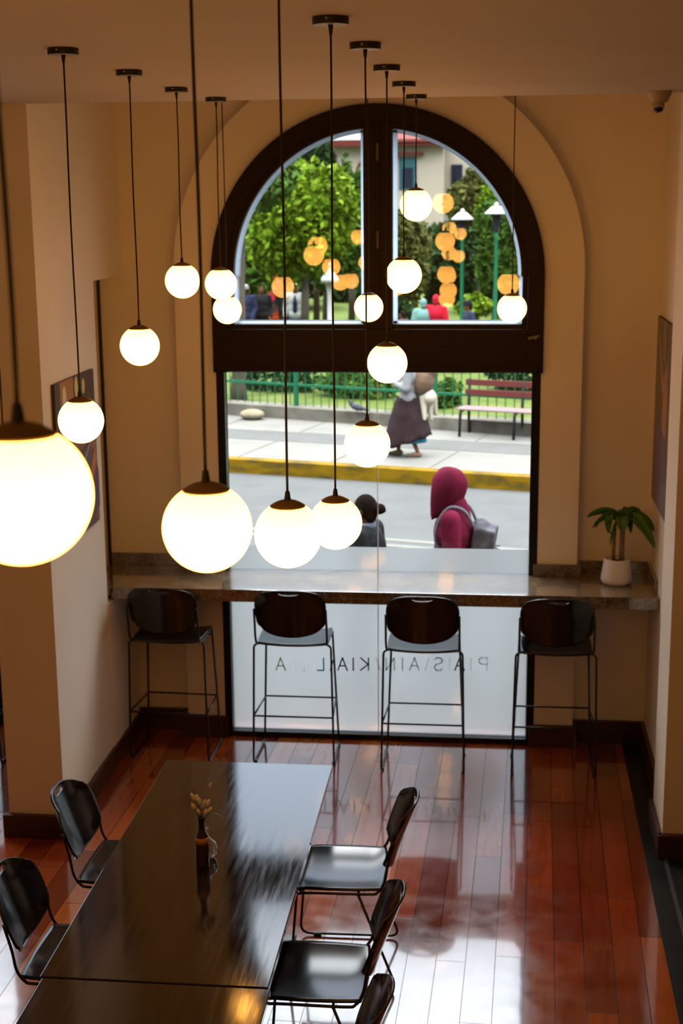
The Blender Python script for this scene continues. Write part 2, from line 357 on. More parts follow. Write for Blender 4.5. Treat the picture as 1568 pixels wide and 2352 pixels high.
# ------------------------------------------------------------------ windows
w1 = thing('window_1', 'dark brown wooden arched window above the heavy transom', 'window', kind='structure'); del w1['category']
b = MB(); o1 = arch_ring(RO, 56, PI, 0); i1 = arch_ring(RI + .03, 56, PI, 0)
for i in range(56): b.prism([i1[i], i1[i + 1], o1[i + 1], o1[i]], 8.435, 8.60)
b.box((CX - RO, 8.435, 2.34), (CX - RI - .03, 8.60, CZ)); b.box((CX + RI + .03, 8.435, 2.34), (CX + RO, 8.60, CZ)); b.box((CX - RO + .09, 8.435, 2.345), (CX + RO - .09, 8.60, 2.60))
b.build('window_frame', m_wood, w1, bevel=.006)
b = MB(); b.box((CX - RO + .03, 8.42, 2.348), (CX + RO - .03, 8.436, 2.375)); b.build('transom_moulding', m_wood, w1, bevel=.004)
for s in (-1, 1):
    b = MB(); a0, a1 = (PI, PI / 2) if s < 0 else (PI / 2, 0)
    O = arch_ring(RI + .032, 28, a0, a1); I = arch_ring(RI - .01, 28, a0, a1)
    for i in range(28): b.prism([I[i], I[i + 1], O[i + 1], O[i]], 8.455, 8.515)
    xm = -.687; xi = xm + s * .0015; xo = xm + s * .085
    b.box((min(xi, xo), 8.445, 2.60), (max(xi, xo), 8.525, CZ + RI + .015))
    xs = CX + s * (RI - .002); b.box((min(xs, xs + s * .03), 8.455, 2.60), (max(xs, xs + s * .03), 8.515, CZ))
    b.box((min(xo, xs), 8.455, 2.595), (max(xo, xs), 8.52, 2.628)); b.build('casement', m_wood, w1, bevel=.003)
    # glazing and pale outer frame seen through it
    pts = [(xo - s * .02, 2.60), (xo - s * .02, CZ + math.sqrt(RI ** 2 - .07 ** 2))]
    arc = arch_ring(RI + .01, 28, PI / 2 - s * (-.1) if False else (PI / 2 + .1 if s < 0 else PI / 2 - .1), PI if s < 0 else 0)
    pts += arc + [(CX + s * (RI + .01), 2.60)]
    MB().prism(pts, 8.484, 8.490).build('pane', m_glass, w1)
    b = MB(); O = arch_ring(RI + .03, 28, a0, a1); I = arch_ring(RI - .028, 28, a0, a1)
    for i in range(28): b.prism([I[i], I[i + 1], O[i + 1], O[i]], 8.54, 8.58)
    b.box((min(xo - s * .02, xo + s * .022), 8.54, 2.60), (max(xo - s * .02, xo + s * .022), 8.58, CZ + RI - .02))
    xq = CX + s * (RI - .02); b.box((min(xq, xq + s * .04), 8.54, 2.60), (max(xq, xq + s * .04), 8.58, CZ))
    b.box((min(xo, xq), 8.54, 2.60), (max(xo, xq), 8.62, 2.64)); b.build('outer_frame', m_edge, w1)
MB().box((xm - .012, 8.437, 2.62), (xm + .012, 8.447, 3.80)).build('cover_strip', m_wood, w1, bevel=.003)
for z in (2.72, 3.12, 3.62):
    hb = MB(); hb.box((-.694, 8.43, z - .045), (-.680, 8.44, z + .045)); hb.tube([(-.687, 8.428, z - .05), (-.687, 8.428, z + .05)], .006, 8); hb.build('hinge', m_brass, w1)
lt = MB(); p0 = at(1225, 775, 8.42); lt.obox(p0, (.07, .012, .014), Matrix.Rotation(-.25, 3, 'Y')); lt.tube([p0 + Vector((.01, 0, 0)), p0 + Vector((.01, -.02, 0))], .012, 10); lt.build('latch', m_brass, w1, bevel=.002)
# lower shop window
w2 = thing('window_2', 'tall black framed shop window, clear above and frosted below', 'window', kind='structure'); del w2['category']
GL, GR, GB, GT = -1.630, .229, .035, 2.338
b = MB(); b.box((-1.676, 8.47, 0), (GL, 8.56, 2.36)); b.box((GR, 8.47, 0), (.276, 8.56, 2.36)); b.box((GL, 8.47, GT), (GR, 8.56, 2.36)); b.box((GL, 8.475, 0), (GR, 8.56, GB))
b.build('window_frame', m_black, w2, bevel=.003)
XS = -.70
for x0, x1 in ((GL, XS - .002), (XS + .002, GR)):
    MB().box((x0, 8.526, GB), (x1, 8.534, GT)).build('pane', m_glass, w2)
    MB().box((x0, 8.535, GB), (x1, 8.539, 1.245)).build('frosted_film', m_film, w2)
MB().box((XS - .0022, 8.524, GB), (XS + .0022, 8.536, GT)).build('pane_joint', mat('pale_joint_seal', (.6, .62, .64), .4), w2)
# mirrored letter strips; tints paint in the street light showing through cut-outs
LS = {'P': [[(0, 0), (0, 1), (.45, 1), (.6, .88), (.6, .62), (.45, .5), (0, .5)]], 'A': [[(0, 0), (.36, 1), (.72, 0)], [(.14, .36), (.58, .36)]], 'I': [[(0, 0), (0, 1)]],
      'S': [[(.58, .86), (.42, 1), (.16, 1), (0, .84), (.04, .62), (.52, .42), (.6, .2), (.44, 0), (.14, 0), (0, .14)]], 'N': [[(0, 0), (0, 1), (.62, 0), (.62, 1)]],
      'K': [[(0, 0), (0, 1)], [(.6, 1), (.03, .48), (.62, 0)]], 'L': [[(0, 1), (0, 0), (.5, 0)]], '/': [[(0, 0), (.3, 1)]], '\\': [[(0, 1), (.3, 0)]]}
lg = {'pale': (.78, .80, .80), 'grey': (.55, .58, .58), 'dark': (.04, .05, .07), 'blue': (.03, .28, .42), 'white': (.97, .97, .95), 'olive': (.55, .53, .30)}
def lmat(c):
    n = 'lettering_' + c
    if n in MT: return MT[n]
    m = bpy.data.materials.new(n); m.use_nodes = True; nn = m.node_tree.nodes; nn.clear(); o = nn.new('ShaderNodeOutputMaterial'); t = nn.new('ShaderNodeBsdfTranslucent')
    t.inputs[0].default_value = (*lg[c], 1); m.node_tree.links.new(t.outputs[0], o.inputs[0]); MT[n] = m; return m
for ch, px, c in [('P', 1118, 'pale'), ('I', 1081, 'pale'), ('A', 1066, 'dark'), ('I', 1032, 'pale'), ('S', 1015, 'grey'), ('\\', 985, 'pale'), ('A', 962, 'grey'), ('I', 924, 'grey'), ('N', 905, 'grey'),
                  ('/', 873, 'pale'), ('K', 846, 'dark'), ('I', 811, 'dark'), ('A', 797, 'dark'), ('\\', 767, 'blue'), ('L', 743, 'blue'), ('I', 718, 'white'), ('L', 698, 'white'), ('I', 675, 'white'), ('A', 655, 'olive')]:
    org = at(px, 1540, 8.523); h = .082; q = MB()
    for st in LS[ch]:
        for (a, b2), (c2, d2) in zip(st[:-1], st[1:]):
            p = Vector((org.x - a * h, 0, org.z + b2 * h)); r = Vector((org.x - c2 * h, 0, org.z + d2 * h)); dd = (r - p)
            t = dd.normalized(); nn = Vector((t.z, 0, -t.x)) * .0042; p = p - t * .003; r = r + t * .003
            q.prism([((p + nn).x, (p + nn).z), ((r + nn).x, (r + nn).z), ((r - nn).x, (r - nn).z), ((p - nn).x, (p - nn).z)], 8.5235, 8.5255)
    q.build('letter', lmat(c), w2)
# bay window on the left
w3 = thing('window_3', 'black framed window of the neighbouring bay', 'window', kind='structure'); del w3['category']
b = MB(); b.box((-5.0, 8.53, 0), (-4.95, 8.62, 3.6)); b.box((-3.2, 8.53, 0), (-3.15, 8.62, 3.6)); b.box((-4.95, 8.53, 3.55), (-3.2, 8.62, 3.6)); b.box((-4.95, 8.53, 2.34), (-3.2, 8.62, 2.55)); b.box((-4.95, 8.53, 0), (-3.2, 8.62, .04))
b.build('window_frame', m_black, w3)
MB().box((-4.95, 8.57, .04), (-3.2, 8.576, 3.55)).build('pane', m_glass, w3); MB().box((-4.95, 8.578, .04), (-3.2, 8.582, 1.25)).build('frosted_film', m_film, w3)
# ------------------------------------------------------------------ counters
CT = 1.10; CF = 8.02
ct = thing('window_counter', 'long brown speckled granite counter running below the arched window', 'counter')
b = MB(); b.box((-2.262, CF, CT - .045), (.962, BAND - .003, CT)); b.box((-2.41, 7.96, CT - .044), (-2.262, REAR, CT)); b.box((-2.262, BAND - .003, CT - .045), (-1.918, REAR - .002, CT)); b.box((.518, BAND - .003, CT - .045), (.962, REAR - .002, CT))
b.box((GL, BAND - .003, CT - .045), (GR, 8.522, CT))
b.build('counter_slab', m_granite, ct, bevel=.003)
b = MB(); b.box((-2.262, CF - .001, CT - .075), (.962, CF + .03, CT - .04)); b.build('front_edge', m_granite, ct, bevel=.003)
for n_, bx in (('backsplash', ((.252, 8.455, CT), (.54, 8.474, CT + .075))), ('backsplash', ((.54, 8.565, CT), (.945, REAR - .002, CT + .075))), ('backsplash', ((.945, 8.14, CT), (.963, 8.565, CT + .075))),
               ('backsplash', ((-1.945, 8.455, CT), (-1.652, 8.474, CT + .075))), ('backsplash', ((-2.40, 8.565, CT), (-1.93, REAR - .002, CT + .075)))):
    MB().box(*bx).build(n_, m_granite, ct, bevel=.002)
ct2 = thing('window_counter', 'granite counter of the next bay, glimpsed left of the left pier', 'counter')
MB().box((-5.2, CF, CT - .06), (-2.575, 8.52, CT)).build('counter_slab', m_granite, ct2, bevel=.003)
# ------------------------------------------------------------------ pendant lamps
lampG = 'globe pendant lamps'
gm = MB(); R_ = .0745; pr = []
for i in range(33):
    th = PI - (PI - .52) * i / 32; pr.append((max(R_ * math.sin(th), .0), R_ * math.cos(th)))
gm.lathe(pr, 48); 
cm = MB(); cp = []
for i in range(11): th = .535 * (1 - i / 10); cp.append((R_ * 1.03 * math.sin(th) + .0003, R_ * math.cos(th) + .0015 + .0035 * (1 - (th / .535) ** 2)))
cm.lathe([(R_ * 1.03 * math.sin(.535), R_ * math.cos(.535) - .002)] + cp, 40)
ZT = R_ + .0045
grip = MB(); grip.lathe([(.0075, ZT - .001), (.0072, ZT + .004), (.0050, ZT + .019), (.0040, ZT + .0195)], 16)
can = MB(); can.lathe([(.0475, -.019), (.048, -.018), (.048, -.001), (.047, 0)], 40)
lit_face = MB(); lit_face.lathe([(.0455, -.0202), (.0455, -.019)], 40)
cgrip = MB(); cgrip.lathe([(.0042, -.044), (.0062, -.026), (.007, -.020)], 14)
scr = MB(); scr.tube([(-.006, -.0475, -.008), (-.006, -.0505, -.008)], .0032, 10)
def pendant(label, px, py, Y, ztop, proto=None, wob=0):
    p = at(px, py, Y)
    t = thing('pendant_lamp', label, 'pendant lamp', p, 0, lampG); h = ztop - p.z
    if proto is None:
        g = gm.build('globe_shade', m_globe, t, smooth=True)
        c = cm.build('lamp_cap', m_cap, t, smooth=True, auto=50); gp = grip.build('cord_grip', m_cord, t, smooth=True, auto=50)
        ca = can.build('ceiling_canopy', m_canopy, t, smooth=True, auto=40); pl = lit_face.build('canopy_lit_face', m_canopy_lit, ca); cg = cgrip.build('canopy_grip', m_cord, ca, smooth=True); sc = scr.build('screw', m_screw, ca)
    else:
        for k in kids(proto):
            if k.name.startswith('cord') and not k.name.startswith('cord_grip'): continue
            c2 = k.copy(); COL.objects.link(c2); c2.parent = t
            for s2 in kids(k): d = s2.copy(); COL.objects.link(d); d.parent = c2
    for k in kids(t):
        if k.name.startswith('ceiling_canopy'): k.location = (0, 0, h)
    n = 14; rnd = random.Random(int(px)); ph = rnd.uniform(0, 6)
    path = [(wob * math.sin(ph + 5 * i / n) * math.sin(PI * i / n), 0, ZT + .015 + (h - .03 - ZT - .015) * i / n) for i in range(n + 1)]
    MB().tube(path, .0028, 10).build('cord', m_cord, t, smooth=True)
    return t
P0 = pendant('nearest and largest-looking glowing globe pendant, cut by the left edge', 51, 1137, 1.44, CEIL, wob=.0025)
for lab, px, py, Y, z in [
    ('second nearest glowing globe pendant, hanging over the left end of the window film', 475.5, 1212.5, 2.28, CEIL), ('lit globe pendant hanging lowest, third nearest in the long row', 661.5, 1227.5, 3.05, CEIL),
    ('lit globe pendant partly hidden behind the lowest-hanging globe', 770.5, 1201.5, 3.88, CEIL), ('lit globe pendant over the yellow kerb, left of the walking woman', 843, 1020.5, 4.52, CEIL),
    ('lit globe pendant right under the wooden transom, above the walking woman', 889, 834, 5.28, CEIL), ('lit globe pendant in front of the right edge of the window mullion', 927, 632.5, 6.02, CEIL),
    ('lit globe pendant hanging highest, before the building in the arch', 955, 470.5, 6.76, CEIL), ('lit globe pendant in front of the poster on the left wall', 186, 966, 4.50, CEIL),
    ('lit globe pendant hanging against the rear wall left of the window', 321, 794.5, 5.28, CEIL), ('lit globe pendant just left of the nearest thick cord, beside the arch', 419, 645, 6.10, CEIL),
    ('lit globe pendant touching the left side of the arch frame, upper of two', 507, 652, 6.72, CEIL), ('small lit globe pendant at the lower left corner of the arch, lower of two', 522, 711, 7.48, 4.35),
    ('small lit globe pendant on the bottom of the window mullion', 846.5, 706, 7.48, 4.35), ('small lit globe pendant at the lower right corner of the arched glass', 1175.5, 708.5, 7.40, 4.35)]:
    pendant(lab, px, py, Y, z, P0, .002)
LO = iter(['left row just outside the left edge, sixth from the window', 'left row, seventh from the window', 'left row, eighth from the window', 'left row, ninth from the window', 'left row, tenth from the window', 'right row beside the viewer, tenth from the window', 'right row behind the viewer, last one', 'left row behind the viewer, last one'])
for X, Y, Z in ((-1.33, 3.72, 2.62), (-1.33, 2.94, 3.0), (-1.33, 2.2, 2.72), (-1.33, 1.4, 2.9), (-1.33, .6, 3.05), (-.42, .6, 2.72), (-.42, -.2, 2.95), (-1.33, -.2, 2.7)):
    t = thing('pendant_lamp', 'globe lamp of the ' + next(LO), 'pendant lamp', (X, Y, Z), 0, lampG); h = CEIL - Z
    for kk in kids(P0):
        if kk.name.startswith('cord') and not kk.name.startswith('cord_grip'): continue
        c2 = kk.copy(); COL.objects.link(c2); c2.parent = t
        for s2 in kids(kk): d = s2.copy(); COL.objects.link(d); d.parent = c2
        if c2.name.startswith('ceiling_canopy'): c2.location = (0, 0, h)
    MB().tube([(0, 0, ZT + .015), (0, 0, h - .03)], .0028, 8).build('cord', m_cord, t, smooth=True)
# ------------------------------------------------------------------ chairs and stools
def sup(a, b, n):
    m = max(abs(a), abs(b))
    if m < 1e-6: return a, b
    t = (abs(a / m) ** n + abs(b / m) ** n) ** (-1 / n); t = 1 + (t - 1) * m * m
    return a * t, b * t
def sq(a, b, s): return a * math.sqrt(max(0, 1 - b * b * s / 2)), b * math.sqrt(max(0, 1 - a * a * s / 2))
def grid_mesh(fn, nu, nv, skip=None):
    b = MB(); vs = [fn(i, j) for j in range(nv + 1) for i in range(nu + 1)]
    fs = [(j * (nu + 1) + i, j * (nu + 1) + i + 1, (j + 1) * (nu + 1) + i + 1, (j + 1) * (nu + 1) + i) for j in range(nv) for i in range(nu) if not (skip and skip(i, j))]
    return b.add(vs, fs)
def back_shell(zs, lean=.125, wrap=.045, st=3.1, sb=6, arch=.006, yo=0):
    nu, nv = 40, 30; jl, jh = 25, 27; hw = .216; zb, zt = zs + .055, zs + .365
    def fn(i, j):
        a = -1 + 2 * i / nu
        k = min(1, abs(a) / .30); dip = .105 * math.sqrt(max(0, 1 - k * k)) + .004
        vt = .895
        if j <= jl: v = -1 + (vt - dip + 1) * j / jl
        elif j < jh: v = vt - dip + dip * (j - jl) / (jh - jl)
        else: v = vt + (1 - vt) * (j - jh) / (nv - jh)
        x, w = sup(a, v, st if v > 0 else st + (sb - st) * min(1, -v * 1.6))
        x *= (1 - .05 * (1 - (v + 1) / 2)) ; h = (w + 1) / 2
        z = zb + (zt - zb) * h + (.045 * abs(a) ** 2) * (1 - h) ** 1.5 - arch * a * a * h * h
        y = -.205 - yo - lean * (max(0, (z - zs)) / .365) ** 1.15 + wrap * a * a
        return (x * hw, y, z)
    return grid_mesh(fn, nu, nv, lambda i, j: jl <= j < jh and 14 <= i < 26)
def seat_shell(zs):
    def fn(i, j):
        a = -1 + 2 * i / 28; c = -1 + 2 * j / 24; x, y = sq(a, c, .22)
        z = zs + .020 * a * a - .008 - .030 * max(0, (c - .55) / .45) ** 2 + .012 * max(0, (-c - .6) / .4) ** 2 * (1 - a * a)
        return (x * .213, y * .213 - .005, z)
    return grid_mesh(fn, 28, 24)
def make_chair(label, loc, rz):
    t = thing('side_chair', label, 'chair', loc, rz, 'black chairs around the long table'); zs = .45
    seat_shell(zs).build('seat', m_shell, t, smooth=True, solid=.011); back_shell(zs, .125, .056, 2.7, 5, .02, .024).build('backrest', m_shell, t, smooth=True, solid=.010)
    for s in (-1, 1):
        up = [(s * .213, -.255, zs + .235), (s * .214, -.228, zs + .13), (s * .214, -.214, zs + .05), (s * .212, -.185, zs + .004), (s * .210, -.14, zs - .008), (s * .208, .12, zs - .010), (s * .208, .175, zs - .022)]
        MB().tube(catmull(up, 5), .0060, 8).build('back_upright', m_rod, t, smooth=True)
        lg_ = rounded([(s * .205, -.10, zs - .012), (s * .222, -.265, .012), (s * .226, .20, .012), (s * .205, .165, zs - .02)], {1: .05, 2: .05})
        MB().tube(lg_, .0060, 8).build('leg', m_rod, t, smooth=True)
        for yy in (-.15, .12): MB().box((s * .226 - .009, yy - .018, 0), (s * .226 + .009, yy + .018, .016)).build('glide', m_rod, t, bevel=.002)
    for yy in (-.10, .15): MB().tube([(-.207, yy, zs - .016), (.207, yy, zs - .016)], .0055, 8).build('crossbar', m_rod, t, smooth=True)
    return t
ch = make_chair('black chair at the table, right side, farthest from the viewer', (-.655, 5.785, 0), PI / 2 + .03)
for lab, loc, rz in [('black chair, right side of the table, middle one with a glossy seat', (-.66, 4.915, 0), PI / 2), ('black chair cut by the bottom edge on the right of the table', (-.655, 4.235, 0), PI / 2 - .03),
                     ('black chair left of the table, near the orange-lit pier base', (-1.565, 5.745, 0), -PI / 2 - .02), ('black chair at the left edge of the photo, left side of the table', (-1.56, 4.965, 0), -PI / 2)]:
    dup(ch, loc, rz, lab)
def make_stool(label, loc, rz):
    t = thing('bar_stool', label, 'stool', loc, rz, 'black bar stools at the window counter'); zs = .765
    seat_shell(zs).build('seat', m_shell, t, smooth=True, solid=.012); back_shell(zs, .10).build('backrest', m_shell, t, smooth=True, solid=.010)
    for s in (-1, 1):
        up = [(s * .213, -.245, zs + .235), (s * .214, -.222, zs + .12), (s * .214, -.210, zs + .05), (s * .211, -.185, zs + .006), (s * .208, -.12, zs - .008), (s * .206, .13, zs - .010)]
        MB().tube(catmull(up, 5), .0068, 8).build('back_upright', m_rod, t, smooth=True)
        lg_ = rounded([(s * .196, -.15, zs - .004), (s * .232, -.165, zs - .012), (s * .246, -.185, .010), (s * .236, .185, .010), (s * .206, .15, zs - .012)], {1: .03, 2: .035, 3: .035})
        MB().tube(lg_, .0068, 8).build('leg', m_rod, t, smooth=True)
        MB().tube([(s * .240, -.177, .31), (s * .222, .170, .31)], .0058, 8).build('footrest_bar', m_rod, t, smooth=True)
        for yy in (-.14, .14): MB().box((s * .241 - .009, yy - .016, 0), (s * .241 + .009, yy + .016, .014)).build('glide', m_rod, t, bevel=.002)
    MB().tube([(-.240, -.177, .308), (.240, -.177, .308)], .0058, 8).build('footrest_bar', m_rod, t, smooth=True)
    MB().tube([(-.222, .170, .312), (.222, .170, .312)], .0058, 8).build('footrest_bar', m_rod, t, smooth=True)
    MB().tube([(-.208, .145, zs - .045), (.208, .145, zs - .045)], .0055, 8).build('crossbar', m_rod, t, smooth=True)
    return t
st = make_stool('leftmost of the four bar stools at the counter, in shade', (-1.935, 8.21, 0), -.04)
for lab, loc, rz in [('second bar stool from the left, in front of the frosted glass', (-1.175, 8.21, 0), 0), ('third bar stool from the left, in front of the frosted glass', (-.392, 8.145, 0), .0),
                     ('rightmost bar stool, below the potted plant side of the counter', (.381, 8.15, 0), .0), ('black bar stool glimpsed beyond the left pier in the next bay', (-3.20, 8.06, 0), 0)]:
    dup(st, loc, rz, lab)
# ------------------------------------------------------------------ tables
def table(label, x0, x1, y0, y1, z):
    t = thing('long_table', label, 'table', ((x0 + x1) / 2, (y0 + y1) / 2, 0), 0, 'dark tables pushed end to end'); hx, hy = (x1 - x0) / 2, (y1 - y0) / 2
    MB().box((-hx, -hy, z - .028), (hx, hy, z)).build('tabletop', m_table, t, bevel=.003)
    for sy in (-1, 1):
        MB().box((-.03, sy * (hy - .35) - .03, .03), (.03, sy * (hy - .35) + .03, z - .03)).build('leg', m_rod, t, bevel=.003)
        MB().box((-.26, sy * (hy - .35) - .035, 0), (.26, sy * (hy - .35) + .035, .03)).build('foot', m_rod, t, bevel=.006)
        MB().box((-.28, sy * (hy - .35) - .02, z - .05), (.28, sy * (hy - .35) + .02, z - .028)).build('bracket', m_rod, t)
    return t
TZ = .74
table('long dark table with the bottle of flowers on it', -1.531, -.733, 4.318, 6.27, TZ)
table('dark table in the bottom corner, butted against the longer one', -1.521, -.724, 2.36, 4.312, TZ - .002)
# ------------------------------------------------------------------ flowers, bottle, cruet
bp = Vector((-1.136, 5.19, TZ))
m_amber = mat('brown_bottle_glass', (.055, .022, .006), .12, trans=.35, ior=1.5)
bt = thing('beer_bottle', 'brown glass bottle used as a vase on the long table', 'bottle', bp)
MB().lathe([(.0001, .002), (.024, 0), (.0275, .004), (.0275, .115), (.025, .130), (.0155, .150), (.0130, .165), (.0125, .198), (.0145, .200), (.0145, .210), (.0125, .212), (.010, .212), (.010, .16), (.0001, .15)], 32).build('bottle_body', m_amber, bt, smooth=True, auto=60)
MB().lathe([(.0278, .100), (.0278, .114), (.0262, .128), (.0258, .127), (.0272, .113), (.0272, .100)], 32).build('shoulder_glint', mat('painted_orange_glint', (.45, .18, .02), .5), bt, smooth=True)  # orange glint on the bottle shoulder, painted in as a band
fl = thing('dried_flower_bunch', 'cream bunny-tail grasses with thin green leaves in the brown bottle', 'flowers', bp + Vector((0, 0, .15)))
rnd = random.Random(3)
m_tail = noisy('cream_grass_head', [(.3, (.62, .50, .30)), (.7, (.86, .77, .58))], 60, .9, .4); m_stem = mat('flower_stem', (.12, .13, .03), .6); m_leafd = mat('slender_leaf', (.02, .055, .012), .45)
for dx, dz, dy, L in [(-.026, .135, 0, .030), (-.014, .125, .01, .028), (-.002, .118, -.01, .032), (.012, .108, 0, .03), (.022, .106, .015, .026), (.030, .082, 0, .026), (-.024, .100, -.01, .028), (.004, .090, .02, .03), (-.006, .078, -.015, .028), (.016, .074, -.01, .03)]:
    e_ = Vector((dx, dy, dz)); st_ = catmull([(0, 0, 0), (dx * .3, dy * .3, dz * .5), e_], 4); MB().tube(st_, .0009, 5).build('stem', m_stem, fl)
    d_ = Vector((dx * 1.2, dy, .06)).normalized(); MB().tube([e_ - d_ * .003, e_ + d_ * .004, e_ + d_ * L * .4, e_ + d_ * L * .75, e_ + d_ * L], [.0025, .0072, .0082, .0066, .0016], 10).build('flower_head', m_tail, fl, smooth=True)
e_ = Vector((.026, .05, .165)); MB().tube(catmull([(0, 0, 0), (.004, .01, .09), e_], 5), .0008, 5).build('stem', m_stem, fl)
MB().tube([e_, e_ + Vector((.002, 0, .006)), e_ + Vector((.006, 0, .016)), e_ + Vector((.009, 0, .024))], [.002, .0055, .0058, .001], 10).build('flower_head', m_tail, fl, smooth=True)
def blade(pts, w, n=12):
    P = catmull(pts, n // 2); q = MB(); vs = []; fs = []
    for i, p in enumerate(P):
        t = i / (len(P) - 1); d = (P[min(i + 1, len(P) - 1)] - P[max(i - 1, 0)]).normalized(); s_ = d.cross(Vector((0, 0, 1)))
        s_ = s_.normalized() if s_.length > .1 else Vector((0, 1, 0)); ww = w * (math.sin(PI * min(1, t * .9 + .08)) ** .8)
        vs += [p - s_ * ww, p + Vector((0, 0, -ww * .35)), p + s_ * ww]
    for i in range(len(P) - 1): a = i * 3; fs += [(a, a + 1, a + 4, a + 3), (a + 1, a + 2, a + 5, a + 4)]
    return q.add(vs, fs)
for pts in [[(0, 0, 0), (.02, 0, .07), (.065, .01, .115), (.110, .01, .125)], [(0, 0, 0), (.02, 0, .06), (.05, .0, .078), (.088, 0, .066)], [(0, 0, 0), (-.012, 0, .06), (-.032, 0, .10), (-.043, 0, .13)], [(0, 0, 0), (-.012, .03, .08), (-.03, .05, .125), (-.045, .06, .15)], [(0, 0, 0), (.005, -.02, .05), (-.01, -.03, .09), (-.02, -.035, .115)]]:
    blade(pts, .0045).build('leaf', m_leafd, fl, smooth=True, solid=.0006)
cr = thing('round_cruet', 'small round glass cruet standing behind the brown bottle', 'cruet', bp + Vector((.003, .075, 0)))
m_crg = mat('pale_cruet_glass', (.62, .60, .58), .06, trans=.55, ior=1.45)
MB().lathe([(.0001, .0), (.026, .002), (.038, .018), (.042, .040), (.036, .062), (.020, .078), (.009, .092), (.007, .120), (.009, .128), (.0001, .129)], 32).build('cruet_body', m_crg, cr, smooth=True)
MB().ell((-.032, -.012, .035), (.010, .010, .016)).build('white_blob', mat('cruet_blob_white', (.75, .68, .6), .2), cr, smooth=True)  # small white blob set into the left side of the cruet
# ------------------------------------------------------------------ potted plant
pc = Vector((.742, 8.33, CT))
pp = thing('potted_plant', 'corn plant with two cut canes in a white pot on the counter', 'plant', pc)
MB().lathe([(.0001, .004), (.070, .0), (.086, .010), (.093, .028), (.091, .05), (.076, .150), (.074, .155), (.069, .154), (.069, .135), (.0001, .132)], 40).build('pot', mat('matt_white_pot', (.72, .69, .65), .45), pp, smooth=True, auto=60)
MB().lathe([(.0001, .134), (.070, .134)], 24).build('soil', mat('potting_soil', (.015, .010, .007), .95), pp)
m_cane = noisy('plant_cane', [(.3, (.20, .11, .045)), (.7, (.30, .18, .08))], 10, .8, .3, (1, 1, 6)); m_plf = leaf_mat('corn_plant_leaf', (.022, .085, .008), (.06, .17, .02)); m_plf.node_tree.nodes['Principled BSDF'].inputs['Roughness'].default_value = .35
MB().tube([(.026, 0, .13), (.027, 0, .25), (.028, 0, .375)], [.0155, .015, .0148], 14).build('cane', m_cane, pp, smooth=True)
MB().tube([(-.022, .01, .13), (-.021, .01, .22), (-.019, .01, .325)], [.0115, .011, .011], 14).build('cane', m_cane, pp, smooth=True)
MB().lathe([(.012, 0), (.011, .012), (.0001, .014)], 14, (-.019, .01, .325)).build('cane_cap', mat('dark_cane_wax', (.02, .012, .008), .5), pp)
def pleaf(base, tip, rise, w, tw=0):
    base, tip = Vector(base), Vector(tip); mid = (base + tip) / 2 + Vector((0, 0, rise)); P = catmull([base, base.lerp(mid, .55) + Vector((0, 0, rise * .3)), mid, mid.lerp(tip, .6) + Vector((0, 0, rise * .1)), tip], 5)
    vs = []; fs = []
    for i, p in enumerate(P):
        t = i / (len(P) - 1); d = (P[min(i + 1, len(P) - 1)] - P[max(i - 1, 0)]).normalized(); s_ = d.cross(Vector((.0, 0, 1)))
        s_ = (Matrix.Rotation(tw, 3, d) @ s_.normalized()) if s_.length > .05 else Vector((1, 0, 0)); nn = s_.cross(d); ww = 1.55 * w * max(.03, math.sin(PI * min(1, t * .93 + .05)) ** .8)
        vs += [p - s_ * ww + nn * ww * .35, p - s_ * ww * .5 + nn * ww * .08, p, p + s_ * ww * .5 + nn * ww * .08, p + s_ * ww + nn * ww * .35]
    for i in range(len(P) - 1):
        for k in range(4): a = i * 5 + k; fs.append((a, a + 1, a + 6, a + 5))
    MB().add(vs, fs).build('leaf', m_plf, pp, smooth=True, solid=.0012)
for tp, rs, w, tw in [((-.185, -.02, .405), .05, .026, .75), ((-.15, -.04, .345), .055, .024, .8), ((-.045, -.03, .24), .06, .016, .2), ((.20, -.10, .345), .06, .026, .6), ((.20, -.16, .26), .10, .020, .8), ((.15, -.03, .315), .075, .026, .7),
                      ((.07, -.05, .32), .08, .020, .0), ((.02, -.10, .33), .07, .026, .3), ((-.03, .05, .40), .05, .02, 0), ((.09, .07, .43), .05, .02, 0), ((.06, -.09, .40), .055, .022, -.4), ((-.10, .02, .42), .05, .018, .4), ((.13, .01, .44), .045, .020, .2), ((-.08, -.05, .37), .05, .018, -.3)]:
    pleaf((.024, 0, .36), tp, rs, w, tw)
MB().tube(catmull([(-.02, .0, .30), (-.045, -.01, .31), (-.052, -.02, .36), (-.05, -.02, .40)], 5), .0035, 8).build('side_shoot', m_plf, pp, smooth=True)
for tp, rs, w in [((-.13, -.04, .34), .05, .016), ((-.06, -.06, .32), .06, .018), ((-.02, .05, .38), .04, .016)]: pleaf((-.05, -.02, .39), tp, rs, w, .3)
